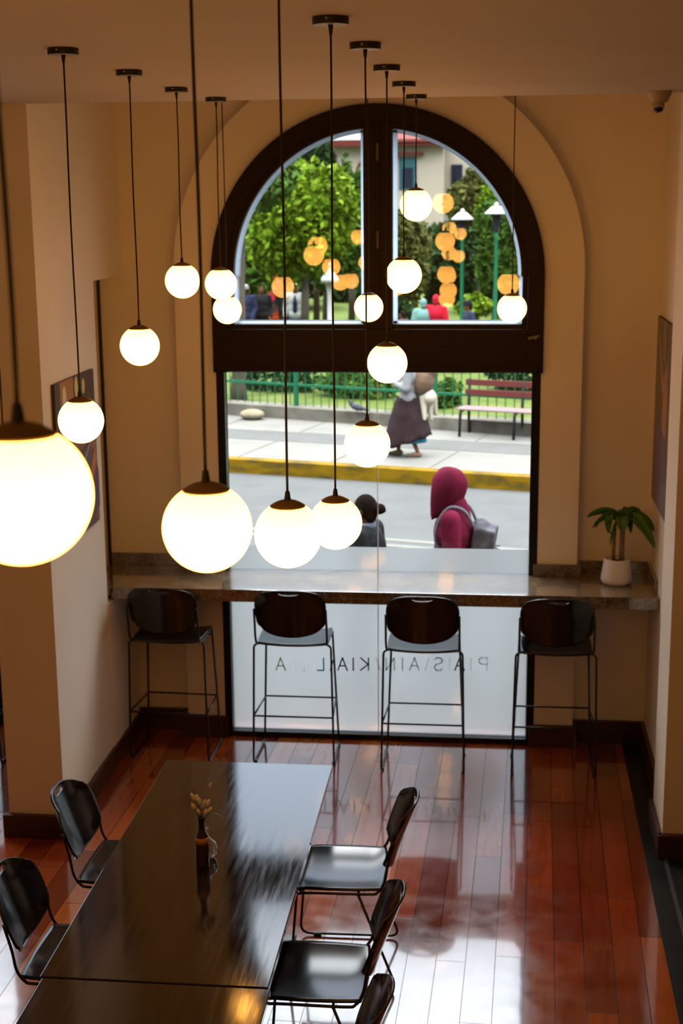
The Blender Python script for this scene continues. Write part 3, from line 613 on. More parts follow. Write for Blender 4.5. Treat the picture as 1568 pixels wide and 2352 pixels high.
# ------------------------------------------------------------------ posters
def poster(label, X, s, y0, y1, z0, z1, patches, base):
    t = thing('wall_poster', label, 'poster', (X, 0, 0))
    MB().box((0 if s > 0 else -.018, y0, z0), (.018 if s > 0 else 0, y1, z1)).build('board', mat('poster_edge', (.05, .035, .03), .6), t)
    x = .0186 * s
    MB().box((min(x, x + s * .0008), y0, z0), (max(x, x + s * .0008), y1, z1)).build('print', base, t)
    for i, (pl, c) in enumerate(patches):
        q = MB(); n = len(pl); X0 = .0196 * s + s * .0004 * i; vs = [(X0, y0 + (y1 - y0) * a, z0 + (z1 - z0) * b_) for a, b_ in pl]; q.add(vs, [tuple(range(n))]); q.build('printed_shape', mat('print_%02x%02x%02x' % tuple(int(v * 255) for v in c), c, .4), t)
    return t
def oval(cx_, cz_, rx, rz_, n=14): return [(cx_ + rx * math.cos(2 * PI * k / n), cz_ + rz_ * math.sin(2 * PI * k / n)) for k in range(n)]
m_pl = noisy('brown_street_print', [(.3, (.10, .06, .05)), (.5, (.26, .15, .11)), (.75, (.38, .22, .16))], 7, .35, coat=.2)
poster('unframed brown-toned photo poster on the left wall by the niche', -2.265, 1, 7.08, 7.806, 1.565, 2.434,
       [([(0, .86), (1, .80), (1, 1), (0, 1)], (.06, .05, .045)), ([(0, 0), (.10, 0), (.12, 1), (0, 1)], (.05, .025, .012)), ([(.12, .80), (.45, .83), (.45, 1), (.12, 1)], (.40, .17, .05)), (oval(.22, .90, .045, .07), (.75, .68, .42)), (oval(.52, .93, .045, .07), (.70, .55, .25)), (oval(.70, .92, .04, .05), (.62, .5, .2)),
        (oval(.3, .68, .13, .09), (.14, .10, .10)), (oval(.35, .6, .06, .12), (.16, .11, .10)), ([(.2, 0), (.9, 0), (1, .35), (.8, .55), (.5, .5), (.25, .3)], (.12, .09, .13)), ([(.80, .36), (.92, .50), (.97, .42), (.86, .30)], (.50, .20, .08)), ([(.55, .40), (.88, .60), (.89, .59), (.56, .385)], (.45, .42, .42)), ([(.80, .05), (1, .1), (1, .34), (.86, .28)], (.11, .09, .16))], m_pl)
m_pr = noisy('dark_portrait_print', [(.3, (.05, .032, .022)), (.7, (.11, .075, .05))], 5, .35, coat=.2)
poster('tall dark photo poster with purple cloth on the right wall', .965, -1, 7.40, 8.49, 1.60, 2.675,
       [([(.55, .0), (.98, .0), (1, .12), (.86, .42), (.62, .55), (.45, .30), (.3, .1)], (.13, .09, .19)), ([(.48, .40), (.66, .44), (.62, .72), (.50, .78), (.45, .6)], (.42, .18, .09)), ([(.60, .66), (.86, .92), (.90, .90), (.66, .60)], (.42, .26, .22)), ([(.3, 0), (.75, 0), (.6, .14), (.35, .2)], (.17, .15, .16)), ([(.56, .80), (.70, .80), (.70, 1), (.56, 1)], (.20, .15, .12))], m_pr)
# ------------------------------------------------------------------ security camera
cv = thing('security_camera', 'small cream dome security camera under the ceiling at top right', 'camera', (.727, 6.80, CEIL))
cvm = mat('cream_camera_plastic', (.38, .33, .26), .45)
MB().lathe([(.0001, 0), (.055, 0), (.054, -.008), (.034, -.048), (.0001, -.05)], 28).build('camera_base', cvm, cv, smooth=True, auto=40)
rm = Matrix.Rotation(math.radians(-18), 3, 'X')
b = MB(); b.ell((-.006, -.008, -.062), (.029, .029, .030), rm); b.build('camera_ball', cvm, cv, smooth=True)
b = MB(); b.ell((-.006, -.015, -.080), (.0235, .0235, .014), rm); b.build('lens', mat('black_lens', (.004, .004, .005), .15), cv, smooth=True)
# ================================================================== outside
KX = .52
G = -.20; SW = -.02
th = math.atan2(17.39 - 18.45, .47 + 3.53)      # street direction
dS = Vector((math.cos(th), math.sin(th), 0)); nS = Vector((-dS.y, dS.x, 0))
K0 = Vector((-3.53, 18.45, 0))
def strip(name, m, n0, n1, z0, z1, s0=-45, s1=45, parent=None, org=K0, d=dS, n=nS):
    b = MB(); c = [org + d * s0 + n * n0, org + d * s1 + n * n0, org + d * s1 + n * n1, org + d * s0 + n * n1]
    b.add([(q.x, q.y, z0) for q in c] + [(q.x, q.y, z1) for q in c], [(0, 3, 2, 1), (4, 5, 6, 7), (0, 1, 5, 4), (1, 2, 6, 5), (2, 3, 7, 6), (3, 0, 4, 7)])
    return b.build(name, m, parent)
tag(strip('ground_road', m_asphalt, -40, 0, G - .3, G), kind='structure')
road = bpy.data.objects['ground_road']
tag(strip('ground_sidewalk', m_conc, .20, 6.5, G - .3, SW), kind='structure')
tag(strip('ground_sidewalk_band', noisy('darker_paving_band', [(.3, (.092, .095, .092)), (.7, (.110, .113, .11))], 2, .9), 1.55, 2.35, SW, SW + .004), kind='structure')
tag(strip('trim_5', m_yellow, 0, .2, G, SW + .004), kind='structure')
for a in (-3.25, -3.0): tag(strip('ground_road_line', m_line, a, a + .10, G, G + .004), kind='structure')
for k in range(14):
    q = K0 + dS * (-4 + k * 1.35); c = [q + nS * .2, q + dS * .02 + nS * .2, q + dS * .02 + nS * 3.4, q + nS * 3.4]
    tag(MB().add([(v.x, v.y, SW + .005) for v in c], [(0, 1, 2, 3)]).build('ground_joint', mat('paving_joint', (.13, .13, .12), .9)), kind='structure')
# park edge: low stone wall, iron fence
thp = math.atan2(20.51 - 22.41, .54 + 4.26); dP = Vector((math.cos(thp), math.sin(thp), 0)); nP = Vector((-dP.y, dP.x, 0)); P0_ = Vector((-4.26, 22.41, 0))
tag(strip('low_stone_wall', m_kerbstone, 0, .38, SW - .1, .17, -8, 14, None, P0_, dP, nP), 'low grey stone kerb wall under the green park fence', 'low wall')
fe = thing('park_fence', 'green iron railing fence on the low stone wall', 'fence', (P0_.x, P0_.y, .17), thp)
FY = .22
post = MB().box((-.03, FY - .03, 0), (.03, FY + .03, 1.15)).build('post', m_green, fe)
for x in (3.55, 7.1, -2.6, 5.7):
    c = post.copy(); COL.objects.link(c); c.location = (x, 0, 0)
post.location = (1.15, 0, 0)
for z in (.33, 1.02): MB().box((-4, FY - .02, z - .018), (9.5, FY + .02, z + .018)).build('rail', m_green, fe)
bar = MB().tube([(0, FY, 0), (0, FY, 1.1)], .0085, 6).build('bar', m_green, fe); bar.location = (-1.2, 0, 0)
for k in range(1, 62):
    c = bar.copy(); COL.objects.link(c); c.location = (-1.2 + .14 * k, 0, 0)
# park ground
def gz(y): return .06 - .031 * max(0, y - 22) if y < 45 else .06 - .031 * 23
b = MB(); ys = [19.0, 22, 25, 30, 35, 40, 45, 100, 180]; vs = []; fs = []
for i, y in enumerate(ys):
    for x in (-70, -10, 10, 60): vs.append((x, y + (-.396 * x if y < 30 else 0) + (1.9 if y < 30 else 0), gz(y)))
for i in range(len(ys) - 1):
    for k in range(3): a = i * 4 + k; fs.append((a, a + 1, a + 5, a + 4))
tag(b.add(vs, fs).build('ground_park', m_grass), kind='structure')
# foliage
rng = np.random.default_rng(7)
def leaves(name, blobs, n, size, m, parent=None):
    vs = []; tot = sum((r[0] * r[2]) for c, r in blobs)
    for c, r in blobs:
        k = int(n * (r[0] * r[2]) / tot); d = rng.normal(size=(k, 3)); d /= np.linalg.norm(d, axis=1)[:, None]
        rad = rng.uniform(.45, 1.0, (k, 1)) ** .5; lump = 1 + .18 * np.sin(d[:, :1] * 7 + c[0]) * np.cos(d[:, 2:3] * 6 + c[2])
        p = np.array(c) + d * np.array(r) * rad * lump
        a = rng.normal(size=(k, 3)); a /= np.linalg.norm(a, axis=1)[:, None]; w = np.cross(a, rng.normal(size=(k, 3))); w /= np.linalg.norm(w, axis=1)[:, None]
        s = size * rng.uniform(.6, 1.3, (k, 1)); vs.append(np.stack([p - a * s, p - w * s * .5, p + a * s, p + w * s * .5], axis=1).reshape(-1, 3))
    V = np.concatenate(vs); me = bpy.data.meshes.new(name); nf = len(V) // 4
    me.from_pydata(V.tolist(), [], np.arange(nf * 4).reshape(-1, 4).tolist()); me.materials.append(m)
    o = bpy.data.objects.new(name, me); COL.objects.link(o)
    if parent is not None: o.parent = parent
    return o
def tree(label, px, py, rx, ry, Y, m, n=5200, size=.11, group='park trees behind the fence', kind='tree', lobes=7):
    c = at(px, py, Y); k = Y / 3266.7; RX, RZ = rx * k, ry * k; base = Vector((c.x, Y, gz(Y)))
    t = thing('park_' + kind, label, kind, base, 0, group); cz = c.z - base.z; rnd = random.Random(px); bl = [((0, 0, cz), (RX * .75, RX * .75, RZ * .8))]
    for i in range(lobes):
        a = 2 * PI * i / lobes + rnd.uniform(-.3, .3); q = rnd.uniform(-.6, .65); bl.append(((RX * .55 * math.cos(a), RX * .5 * math.sin(a), cz + RZ * .62 * q), (RX * .5, RX * .5, RZ * .42)))
    leaves('foliage', bl, n, size, m, t)
    if kind == 'tree':
        r0 = max(.09, RX * .07)
        MB().tube([(0, 0, -.05), (.03, 0, cz * .5), (0, .02, cz * .9), (.05, 0, cz + RZ * .5)], [r0 * 1.3, r0, r0 * .7, r0 * .25], 9).build('trunk', m_bark, t, smooth=True)
        for i in range(4):
            a = 2 * PI * i / 4 + .4; MB().tube([(0, 0, cz * .6), (RX * .35 * math.cos(a), RX * .35 * math.sin(a), cz), (RX * .6 * math.cos(a), RX * .6 * math.sin(a), cz + RZ * .4)], [r0 * .5, r0 * .3, r0 * .1], 6).build('branch', m_bark, t, smooth=True)
    return t
lf_lime = leaf_mat('lime_leaves', (.055, .14, .004), (.20, .30, .015)); lf_mid = leaf_mat('mid_green_leaves', (.02, .065, .008), (.075, .15, .02))
lf_dark = leaf_mat('dark_green_leaves', (.007, .026, .008), (.025, .065, .016)); lf_olive = leaf_mat('olive_leaves', (.045, .06, .014), (.12, .13, .03)); lf_blue = leaf_mat('blue_green_leaves', (.015, .07, .04), (.05, .14, .06))
tree('bright lime-green leafy tree filling the left half of the arch', 695, 510, 130, 172, 33, lf_lime, 12000, .095, lobes=12)
tree('dark green pointed tree behind the lime tree near the arch top', 722, 375, 52, 75, 48, lf_dark, 4200, .12)
tree('dark shrubby tree at the left edge of the arched glass', 585, 570, 80, 150, 38, lf_mid, 8000, .11)
tree('narrow yellow-green tree left of the window mullion', 805, 510, 60, 165, 43, lf_mid, 7000, .11)
tree('deep green tree low behind the lime tree', 650, 640, 140, 62, 54, lf_dark, 10000, .14)
tree('deep green tree beyond the fountain lamp', 812, 645, 80, 72, 58, lf_dark, 6500, .15)
tree('olive tree just right of the window mullion', 930, 600, 60, 135, 40, lf_olive, 7500, .11)
tree('dark rounded tree behind the orange reflections on the right', 1010, 610, 95, 120, 44, lf_dark, 9000, .13)
tree('brownish olive tree with a red bloom beside the building', 1095, 470, 75, 100, 47, lf_olive, 7500, .12)
tree('fresh green tree at the right edge of the arch', 1160, 575, 65, 140, 37, lf_mid, 8500, .11)
tree('yellow-green tree top right under the arch curve', 1140, 460, 45, 60, 42, lf_lime, 3000, .11)
tree('dark tree between the two park lamps', 1095, 615, 80, 110, 52, lf_dark, 8000, .14)
tree('blue-green tree far right behind the second park lamp', 1195, 640, 45, 90, 50, lf_blue, 4200, .14)
tree('tree behind the statue-like lamp, mid green', 745, 590, 60, 90, 45.2, lf_mid, 4500, .13)
tree('low lime bush right of the green lamp post', 1090, 702, 45, 32, 40, lf_lime, 1500, .09, 'park bushes', 'bush', 4)
tree('dark bush at the foot of the olive tree', 925, 720, 40, 35, 37.6, lf_dark, 1500, .09, 'park bushes', 'bush', 4)
tree('leafy bush under the lime tree left of the man in the white jacket', 575, 690, 50, 30, 48, lf_mid, 1800, .10, 'park bushes', 'bush', 4)
tree('broad hedge bush beyond the lawn on the left', 720, 700, 90, 22, 61, lf_mid, 2200, .12, 'park bushes', 'bush', 5)
tree('broad hedge bush beyond the lawn on the right', 1120, 705, 90, 16, 58, lf_olive, 2200, .12, 'park bushes', 'bush', 5)
# hedge right behind the fence
for lab, x0, x1, Y, h, m in [('clipped dark hedge behind the fence, left part', 545, 720, 24.9, .55, lf_dark), ('clipped hedge behind the fence, left of the walking woman', 735, 900, 24.1, .50, lf_mid), ('small round shrub behind the fence between the woman and the bench', 1005, 1045, 23.0, .40, lf_mid), ('dark bushes behind the red bench', 1120, 1240, 25.5, .95, lf_dark)]:
    a = at(x0, 880, Y); c = at(x1, 880, Y); L = (c.x - a.x) / 2
    t = thing('park_hedge', lab, 'hedge', ((a.x + c.x) / 2, Y, gz(Y)), thp, 'hedges behind the park fence'); nb = max(1, int(L / .35))
    leaves('foliage', [((-L + (2 * L) * (i + .5) / nb, 0, h * .55), (L / nb * 1.25, .42, h * .6)) for i in range(nb)], 900 * nb + 600, .06, m, t)
    MB().tube([(0, 0, 0), (0, 0, h * .6)], .03, 6).build('stem', m_bark, t)
tk = thing('park_tree', 'grey-barked trunk behind the fence at the left edge of the glass', 'tree', (at(548, 905, 23.6).xy.to_3d()) + Vector((0, 0, .05)), 0, 'park trees behind the fence')
MB().tube([(0, 0, -.1), (.0, 0, .3), (.04, 0, .8), (.02, 0, 1.6), (.1, 0, 3.2)], [.16, .125, .12, .12, .09], 12).build('trunk', m_bark, tk, smooth=True)
leaves('foliage', [((.1, 0, 3.6), (1.0, .9, .55))], 1800, .08, lf_mid, tk)
# bench
bq = at(1131, 955, 20.65)
bn = thing('park_bench', 'bench with red-brown slats and black iron frame on the sidewalk', 'bench', (bq.x + .22, 20.45, SW), thp + .05)
for z, y in ((.60, .17), (.745, .19)): MB().box((-.72, y, z - .045), (.72, y + .025, z + .045)).build('back_slat', m_bench_red, bn, bevel=.005)
for y in (-.20, -.08, .04): MB().box((-.72, y, .385), (.72, y + .10, .41)).build('seat_slat', mat('pale_pink_bench_slat', (.26, .17, .18), .5), bn, bevel=.004)
for x in (-.66, .16, .66): MB().tube(rounded([(x, -.22, 0), (x, -.19, .37), (x, .16, .37), (x, .21, .80)], .05), .022, 8).build('frame', m_bench_blk, bn, smooth=True); MB().tube([(x, .20, 0), (x, .16, .40)], .022, 8).build('leg', m_bench_blk, bn, smooth=True)
# stone, pigeon
s_ = at(579, 955, 21.95); so = MB(); so.ell((0, 0, .08), (.20, .15, .085), None, 20); tag(so.build('flat_stone', noisy('tan_stone', [(.3, (.20, .16, .10)), (.7, (.30, .26, .19))], 6, .9, .3), smooth=True), 'rounded tan stone lying against the low wall', 'stone').location = (s_.x, 21.95, SW)
pg = at(822, 938, 21.6); pgt = thing('pigeon', 'dark grey pigeon on the low wall left of the walking woman', 'bird', (pg.x, 21.45, .17), PI * .9)
b = MB(); b.ell((0, 0, .09), (.12, .055, .05), Matrix.Rotation(-.25, 3, 'Y')); b.ell((.10, 0, .14), (.035, .03, .045)); b.ell((.125, 0, .175), (.025, .022, .022)); b.cap((-.09, 0, .075), (-.19, 0, .05), .03, .012); b.build('body', mat('pigeon_grey', (.05, .055, .07), .6), pgt, smooth=True)
for s in (-1, 1): MB().tube([(.01, s * .02, .05), (.015, s * .02, 0)], .005, 6).build('leg', mat('pigeon_leg', (.3, .08, .06), .6), pgt)
MB().tube([(.145, 0, .175), (.172, 0, .168)], [.007, .001], 6).build('beak', m_bench_blk, pgt)
# park lamps
def lamp(label, px, py, Y, post_m=m_green):
    c = at(px, py, Y); base = gz(Y); H = c.z - base; t = thing('park_lamp', label, 'lamp', (c.x, Y, base), 0, 'park lamps with white hats')
    MB().lathe([(.12, 0), (.12, .1), (.05, .25), (.04, H - .7), (.04, H - .55)], 12).build('post', post_m, t, smooth=True)
    MB().lathe([(.06, H - .56), (.10, H - .30), (.12, H - .12), (.02, H - .10)], 12).build('lantern', mat('dark_lantern', (.02, .025, .04), .4), t)
    MB().lathe([(.29, H - .14), (.28, H - .11), (.10, H + .04), (.05, H + .05), (.055, H + .09), (.03, H + .13), (.0001, H + .14)], 20).build('hat', m_lampwhite, t, smooth=True)
lamp('green park lamp with white hat, left of the pair', 1062, 492, 37); lamp('green park lamp with white hat, far right in the arch', 1140, 478, 35)
# white fountain lamp
c = at(757, 632, 41); base = gz(41); H = c.z - base; wl_ = thing('ornamental_lamp', 'white ornamental lamp with dome and finial among the trees', 'lamp', (c.x, 41, base))
MB().lathe([(.22, 0), (.2, .2), (.08, .35), (.07, H * .7), (.13, H - .25), (.24, H - .2)], 14).build('pedestal', m_lampwhite, wl_, smooth=True)
MB().lathe([(.26, H - .2), (.24, H - .08), (.14, H + .05), (.05, H + .1), (.04, H + .2), (.07, H + .27), (.03, H + .34), (.0001, H + .36)], 16).build('dome', m_lampwhite, wl_, smooth=True)
# building
def onB(px, py): return at(px, py, 70)
gB = gz(70); Lb = onB(768, 330); Rb = onB(1062, 330)
bd = thing('park_building', 'cream two-storey building with red-brown roof trim beyond the trees', 'building', (0, 70, gB)); zb = lambda py: onB(900, py).z - gB
xw = lambda px: onB(px, 380).x
b = MB(); b.box((xw(600), 0, 0), (xw(1018), 9, zb(318))); b.build('wall', m_cream, bd)
MB().box((xw(1018), 1.5, 0), (xw(1075), 9, zb(340))).build('wall', m_cream, bd)
MB().box((xw(590), -.5, zb(336)), (xw(1026), .1, zb(321))).build('eave', m_roofred, bd)
b = MB(); b.add([(xw(890), -.6, zb(326)), (xw(1028), -.6, zb(326)), (xw(1028), 9, zb(326)), (xw(890), 9, zb(326)), (xw(912), 1.2, zb(296)), (xw(975), 1.2, zb(296)), (xw(975), 6, zb(296)), (xw(912), 6, zb(296))], [(0, 3, 2, 1), (4, 5, 6, 7), (0, 1, 5, 4), (1, 2, 6, 5), (2, 3, 7, 6), (3, 0, 4, 7)]); b.build('roof', m_roofred, bd)
b = MB(); b.add([(xw(580), -.4, zb(321)), (xw(890), -.4, zb(321)), (xw(890), 9, zb(321)), (xw(580), 9, zb(321)), (xw(590), 3, zb(300)), (xw(880), 3, zb(300))], [(0, 3, 2, 1), (0, 1, 5, 4), (2, 3, 4, 5), (1, 2, 5), (3, 0, 4)]); b.build('roof', m_roofgrey, bd)
MB().box((xw(902), -.25, zb(357)), (xw(972), .1, zb(350))).build('lintel', m_roofred, bd)
for x0, x1, y0, y1, c1, c2 in ((916, 956, 362, 435, m_teal, m_darkpane), (1034, 1060, 378, 440, m_darkpane, m_darkpane)):
    f_ = MB().box((xw(x0), -.06 if x0 < 1000 else 1.4, zb(y1)), (xw(x1), .05 if x0 < 1000 else 1.55, zb(y0))).build('window', c1, bd)
    MB().box((xw(x0 + 8), -.09 if x0 < 1000 else 1.36, zb(y1 - 4)), (xw(x1 - 8), -.05 if x0 < 1000 else 1.41, zb(y0 + 24))).build('pane', c2, f_)
b = MB(); rr = .42; cc = (xw(838), zb(392))
O = [(cc[0] + rr * math.cos(PI * i / 16), cc[1] + rr * 1.2 * math.sin(PI * i / 16)) for i in range(17)]; I = [(cc[0] + .3 * math.cos(PI * i / 16), cc[1] + .36 * math.sin(PI * i / 16)) for i in range(17)]
for i in range(16): b.prism([I[i], O[i], O[i + 1], I[i + 1]], -.12, .05)
aw = b.build('arch_trim', m_roofred, bd); MB().prism([(cc[0] - .3, cc[1] - .5)] + I[::-1] + [(cc[0] + .3, cc[1] - .5)], -.05, .04).build('window', m_teal, bd)
# ------------------------------------------------------------------ people
def remesh(b, name, m, parent, vox=.012, smooth_it=6):
    me = bpy.data.meshes.new('tmp'); me.from_pydata(b.v, [], b.f); o = bpy.data.objects.new('tmp', me); COL.objects.link(o)
    r = o.modifiers.new('r', 'REMESH'); r.mode = 'VOXEL'; r.voxel_size = vox
    s = o.modifiers.new('s', 'SMOOTH'); s.iterations = smooth_it; s.factor = .5
    dg = bpy.context.evaluated_depsgraph_get(); me2 = bpy.data.meshes.new_from_object(o.evaluated_get(dg)); bpy.data.objects.remove(o)
    me2.name = name; me2.materials.clear(); me2.materials.append(m)
    for p in me2.polygons: p.use_smooth = True
    q = bpy.data.objects.new(name, me2); COL.objects.link(q)
    if parent is not None: q.parent = parent
    return q
def hand(b, w, d, s, k=1.0):
    w = Vector(w); d = Vector(d).normalized(); side = Vector((0, 1, 0)); side = (side - d * side.dot(d)).normalized(); nrm = d.cross(side) * s
    b.cap(w, w + d * .05 * k, .022 * k, .026 * k); pl = w + d * .045 * k; b.ell(pl, (.018 * k, .036 * k, .04 * k), None, 12)
    for i, L in enumerate((.062, .072, .068, .052)):
        o = (i - 1.5) * .019 * k; p = pl + side * -o + d * .028 * k; m1 = p + d * L * .5 * k - nrm * .006; m2 = m1 + (d * .8 - nrm * .5).normalized() * L * .5 * k
        b.cap(p, m1, .0085 * k, .0080 * k, 8); b.cap(m1, m2, .0080 * k, .0068 * k, 8)
    p = w + side * .022 * k + d * .012 * k; m1 = p + (d + side * .9).normalized() * .034 * k; b.cap(p, m1, .0105 * k, .0095 * k, 8); b.cap(m1, m1 + (d + side * .2).normalized() * .026 * k, .0095 * k, .008 * k, 8)
def person(label, loc, rz, H, top, legs, hair=m_hair, hat=None, stride=.12, arms=None, vox=.014, hoodie=False, skirt=None, sit=False, group=None, bulk=1.0, open_front=None, headonly=False, bun=False, collar=None, longhair=False):
    t = thing('person', label, 'person', loc, rz, group); k = H / 1.70; S = lambda *p: Vector(p) * k
    drop = .46 if sit else 0
    hipz = .90 - drop
    an = {-1: (S(-.09, -stride, .09), S(-.10, -stride * .2 + .03, .48), S(-.09, 0, hipz)), 1: (S(.09, stride * 1.1, .09), S(.10, stride * .8 + .04, .48), S(.09, 0, hipz))}
    if sit: an = {s: (S(s * .12, .40, .08), S(s * .13, .42, .46), S(s * .10, 0, hipz)) for s in (-1, 1)}
    sh = {s: S(s * .185, -.01, 1.405 - drop) for s in (-1, 1)}
    arms = arms or {-1: ((-.25, -.06, 1.13), (-.24, .10, .90)), 1: ((.25, -.02, 1.13), (.24, .16, .92))}
    el = {s: S(*arms[s][0]) - S(0, 0, drop) for s in (-1, 1)}; wr_ = {s: S(*arms[s][1]) - S(0, 0, drop) for s in (-1, 1)}
    b = MB()
    for s in (-1, 1):
        a, kn, hp = an[s]; b.cap(hp, kn, .080 * k, .052 * k); b.cap(kn, a, .050 * k, .034 * k); b.cap(a + S(0, -.03, -.045), a + S(0, .13, -.058), .036 * k, .028 * k)
        b.cap(sh[s], el[s], .050 * k, .038 * k); b.cap(el[s], wr_[s], .037 * k, .024 * k); hand(b, wr_[s], wr_[s] - el[s], s, k)
    b.ell(S(0, 0, .96 - drop), (.155 * k, .11 * k, .12 * k)); b.ell(S(0, 0, 1.12 - drop), (.135 * k, .095 * k, .16 * k)); b.ell(S(0, -.005, 1.30 - drop), (.165 * k, .11 * k, .16 * k)); b.cap(sh[-1], sh[1], .052 * k, .052 * k)
    hc = S(0, .02, 1.590 - drop)
    b.cap(S(0, -.01, 1.40 - drop), S(0, .01, 1.53 - drop), .055 * k, .050 * k); b.ell(hc, (.074 * k, .094 * k, .108 * k)); b.ell(hc + S(0, .035, -.055), (.05 * k, .055 * k, .055 * k))
    b.cap(hc + S(0, .088, .008), hc + S(0, .108, -.022), .010 * k, .014 * k, 8)
    for s in (-1, 1): b.ell(hc + S(s * .076, -.005, -.005), (.012 * k, .02 * k, .03 * k), None, 10)
    remesh(b, 'body', m_skin, t, vox if vox < .012 else vox, 3)
    for s in (-1, 1): MB().ell(hc + S(s * .03, .086, .012), (.010 * k, .006 * k, .007 * k), None, 8).build('eye', m_hair, t)
    MB().ell(hc + S(0, .090, -.052), (.022 * k, .008 * k, .006 * k), None, 8).build('mouth', cloth('lip', (.25, .06, .05)), t)
    # top
    b = MB(); g = .022 * k * bulk
    for s in (-1, 1): b.cap(sh[s], el[s], .058 * k + g * .7, .050 * k + g * .6); b.cap(el[s], wr_[s], .048 * k + g * .6, .036 * k + g * .4)
    b.ell(S(0, 0, .95 - drop), (.17 * k + g, .125 * k + g, .14 * k)); b.ell(S(0, 0, 1.12 - drop), (.155 * k + g, .115 * k + g, .2 * k)); b.ell(S(0, -.01, 1.28 - drop), (.175 * k + g, .125 * k + g, .19 * k)); b.cap(sh[-1], sh[1], .062 * k + g * .4, .062 * k + g * .4)
    if hoodie:
        b.cap(S(0, -.04, 1.40 - drop), S(0, -.01, 1.48 - drop), .10 * k, .10 * k)
    remesh(b, 'jacket', top, t, vox, 8)
    if hoodie:
        # hood: a thick shell open at the face
        n1, n2 = 26, 20; vs = []
        q = MB()
        for j in range(n2 + 1):
            v = j / n2
            for i in range(n1 + 1):
                a = (-PI * .80) + (PI * 1.60) * i / n1     # angle around head, 0 = back
                th_ = PI * (.02 + .80 * v); rx, ry, rz_ = .118 * k, .140 * k, .165 * k
                z = math.cos(th_) * rz_; rr_ = math.sin(th_) ** .8 if th_ < PI / 2 else 1 - .28 * ((th_ - PI / 2) / (PI * .32)) ** 1.5
                fold = 1 + .03 * math.sin(a * 5 + v * 6)
                bk = 1 - .30 * max(0, v - .45) / .55 * (1 if abs(a) < PI / 2 else 0) * math.cos(a)
                yy = -math.cos(a) * ry * rr_ * fold * bk + .012 * k + .05 * k * v * abs(math.sin(a)); yy = min(yy, (.112 + .02 * v) * k) if yy > 0 else yy
                vs.append(hc + Vector((math.sin(a) * rx * rr_ * fold, yy, z + .005 * k - .085 * k * v * v * (1 - math.cos(a)) * .5)))
        fs = [(j * (n1 + 1) + i, j * (n1 + 1) + i + 1, (j + 1) * (n1 + 1) + i + 1, (j + 1) * (n1 + 1) + i) for j in range(n2) for i in range(n1)]
        q.add(vs, fs).build('hood', top, t, smooth=True, solid=.016)
    if collar: b = MB(); b.lathe([(.075 * k, 0), (.070 * k, .05 * k), (.062 * k, .052 * k), (.066 * k, 0)], 20, S(0, -.005, 1.44 - drop)); b.build('collar', collar, t, smooth=True)
    if open_front: b = MB(); b.ell(S(0, .085, 1.15 - drop), (.07 * k, .075 * k, .27 * k)); b.build('shirt', open_front, t, smooth=True)
    if not headonly and not skirt:
        b = MB()
        for s in (-1, 1): a, kn, hp = an[s]; b.cap(hp, kn, .092 * k, .066 * k); b.cap(kn, a + S(0, 0, -.02), .064 * k, .050 * k)
        b.ell(S(0, 0, .94 - drop), (.165 * k, .12 * k, .11 * k)); remesh(b, 'trousers', legs, t, vox, 6)
    for s in (-1, 1):
        a = an[s][0]; b = MB(); b.cap(a + S(0, -.035, -.048), a + S(0, .06, -.050), .042 * k, .038 * k); b.cap(a + S(0, .05, -.055), a + S(0, .15, -.062), .038 * k, .026 * k); b.build('shoe', cloth('shoe', (.04, .03, .028)) if not skirt else cloth('tan_shoe', (.22, .15, .10)), t, smooth=True)
    if hair and not hoodie:
        b = MB(); b.ell(hc + S(0, -.018, .018), (.086 * k, .096 * k, .108 * k)); b.ell(hc + S(0, -.06, -.04), (.07 * k, .05 * k, .07 * k))
        if bun: b.ell(hc + S(0, -.135, .012), (.045 * k, .05 * k, .045 * k)); b.cap(hc + S(0, -.08, .01), hc + S(0, -.12, .012), .035 * k, .03 * k); b.cap(hc + S(0, -.15, .0), hc + S(0, -.20, -.01), .022 * k, .004 * k)
        if longhair: b.cap(hc + S(0, -.06, 0), hc + S(0, -.09, -.2), .06 * k, .03 * k)
        remesh(b, 'hair', hair, t, .012, 2)
    if hat: b = MB(); b.lathe([(.10 * k, .03 * k), (.098 * k, .06 * k), (.085 * k, .12 * k), (.04 * k, .14 * k), (.0001, .142 * k)], 20, hc + S(0, 0, 0), (1, 1.15)); b.box(hc + S(-.06, .08, .028), hc + S(.06, .17, .040)); b.build('hat', hat, t, smooth=True, auto=40)
    return t
# hooded walker with backpack just outside
hp_ = at(1040, 1086, 9.9)
maroon = noisy('cloth_maroon', [(.3, (.075, .004, .018)), (.7, (.16, .009, .038))], 7, .9, .9, (1, 1, .35), 2)
pr1 = person('person in a maroon hoodie with hood up and a grey backpack, walking past outside', (hp_.x + .0, 9.9, G), PI / 2 - .12, (hp_.z - G) * .985, maroon, cloth('dark_jeans', (.02, .025, .04)), hoodie=True, vox=.012, arms={-1: ((-.25, -.04, 1.13), (-.22, .18, 1.02)), 1: ((.25, -.04, 1.13), (.22, .16, 1.0))}, bulk=1.35)
k = hp_.z - G; k = k * .985 / 1.70
bpk = thing('backpack', 'grey and black backpack worn by the hooded walker', 'backpack', (hp_.x, 9.9, G), PI / 2 - .12)
m_bp = noisy('cloth_backpack', [(.3, (.03, .032, .04)), (.6, (.10, .10, .125)), (.8, (.22, .21, .26))], 9, .8, .3); m_strap = cloth('strap', (.17, .165, .21))
b = MB(); b.obox((0, -.225 * k, 1.16 * k), (.26 * k, .16 * k, .36 * k), Matrix.Rotation(.16, 3, 'X')); b.ell((0, -.21 * k, 1.33 * k), (.12 * k, .07 * k, .06 * k)); b.obox((0, -.25 * k, 1.04 * k), (.27 * k, .20 * k, .20 * k)); remesh(b, 'bag_body', m_bp, bpk, .012, 9)
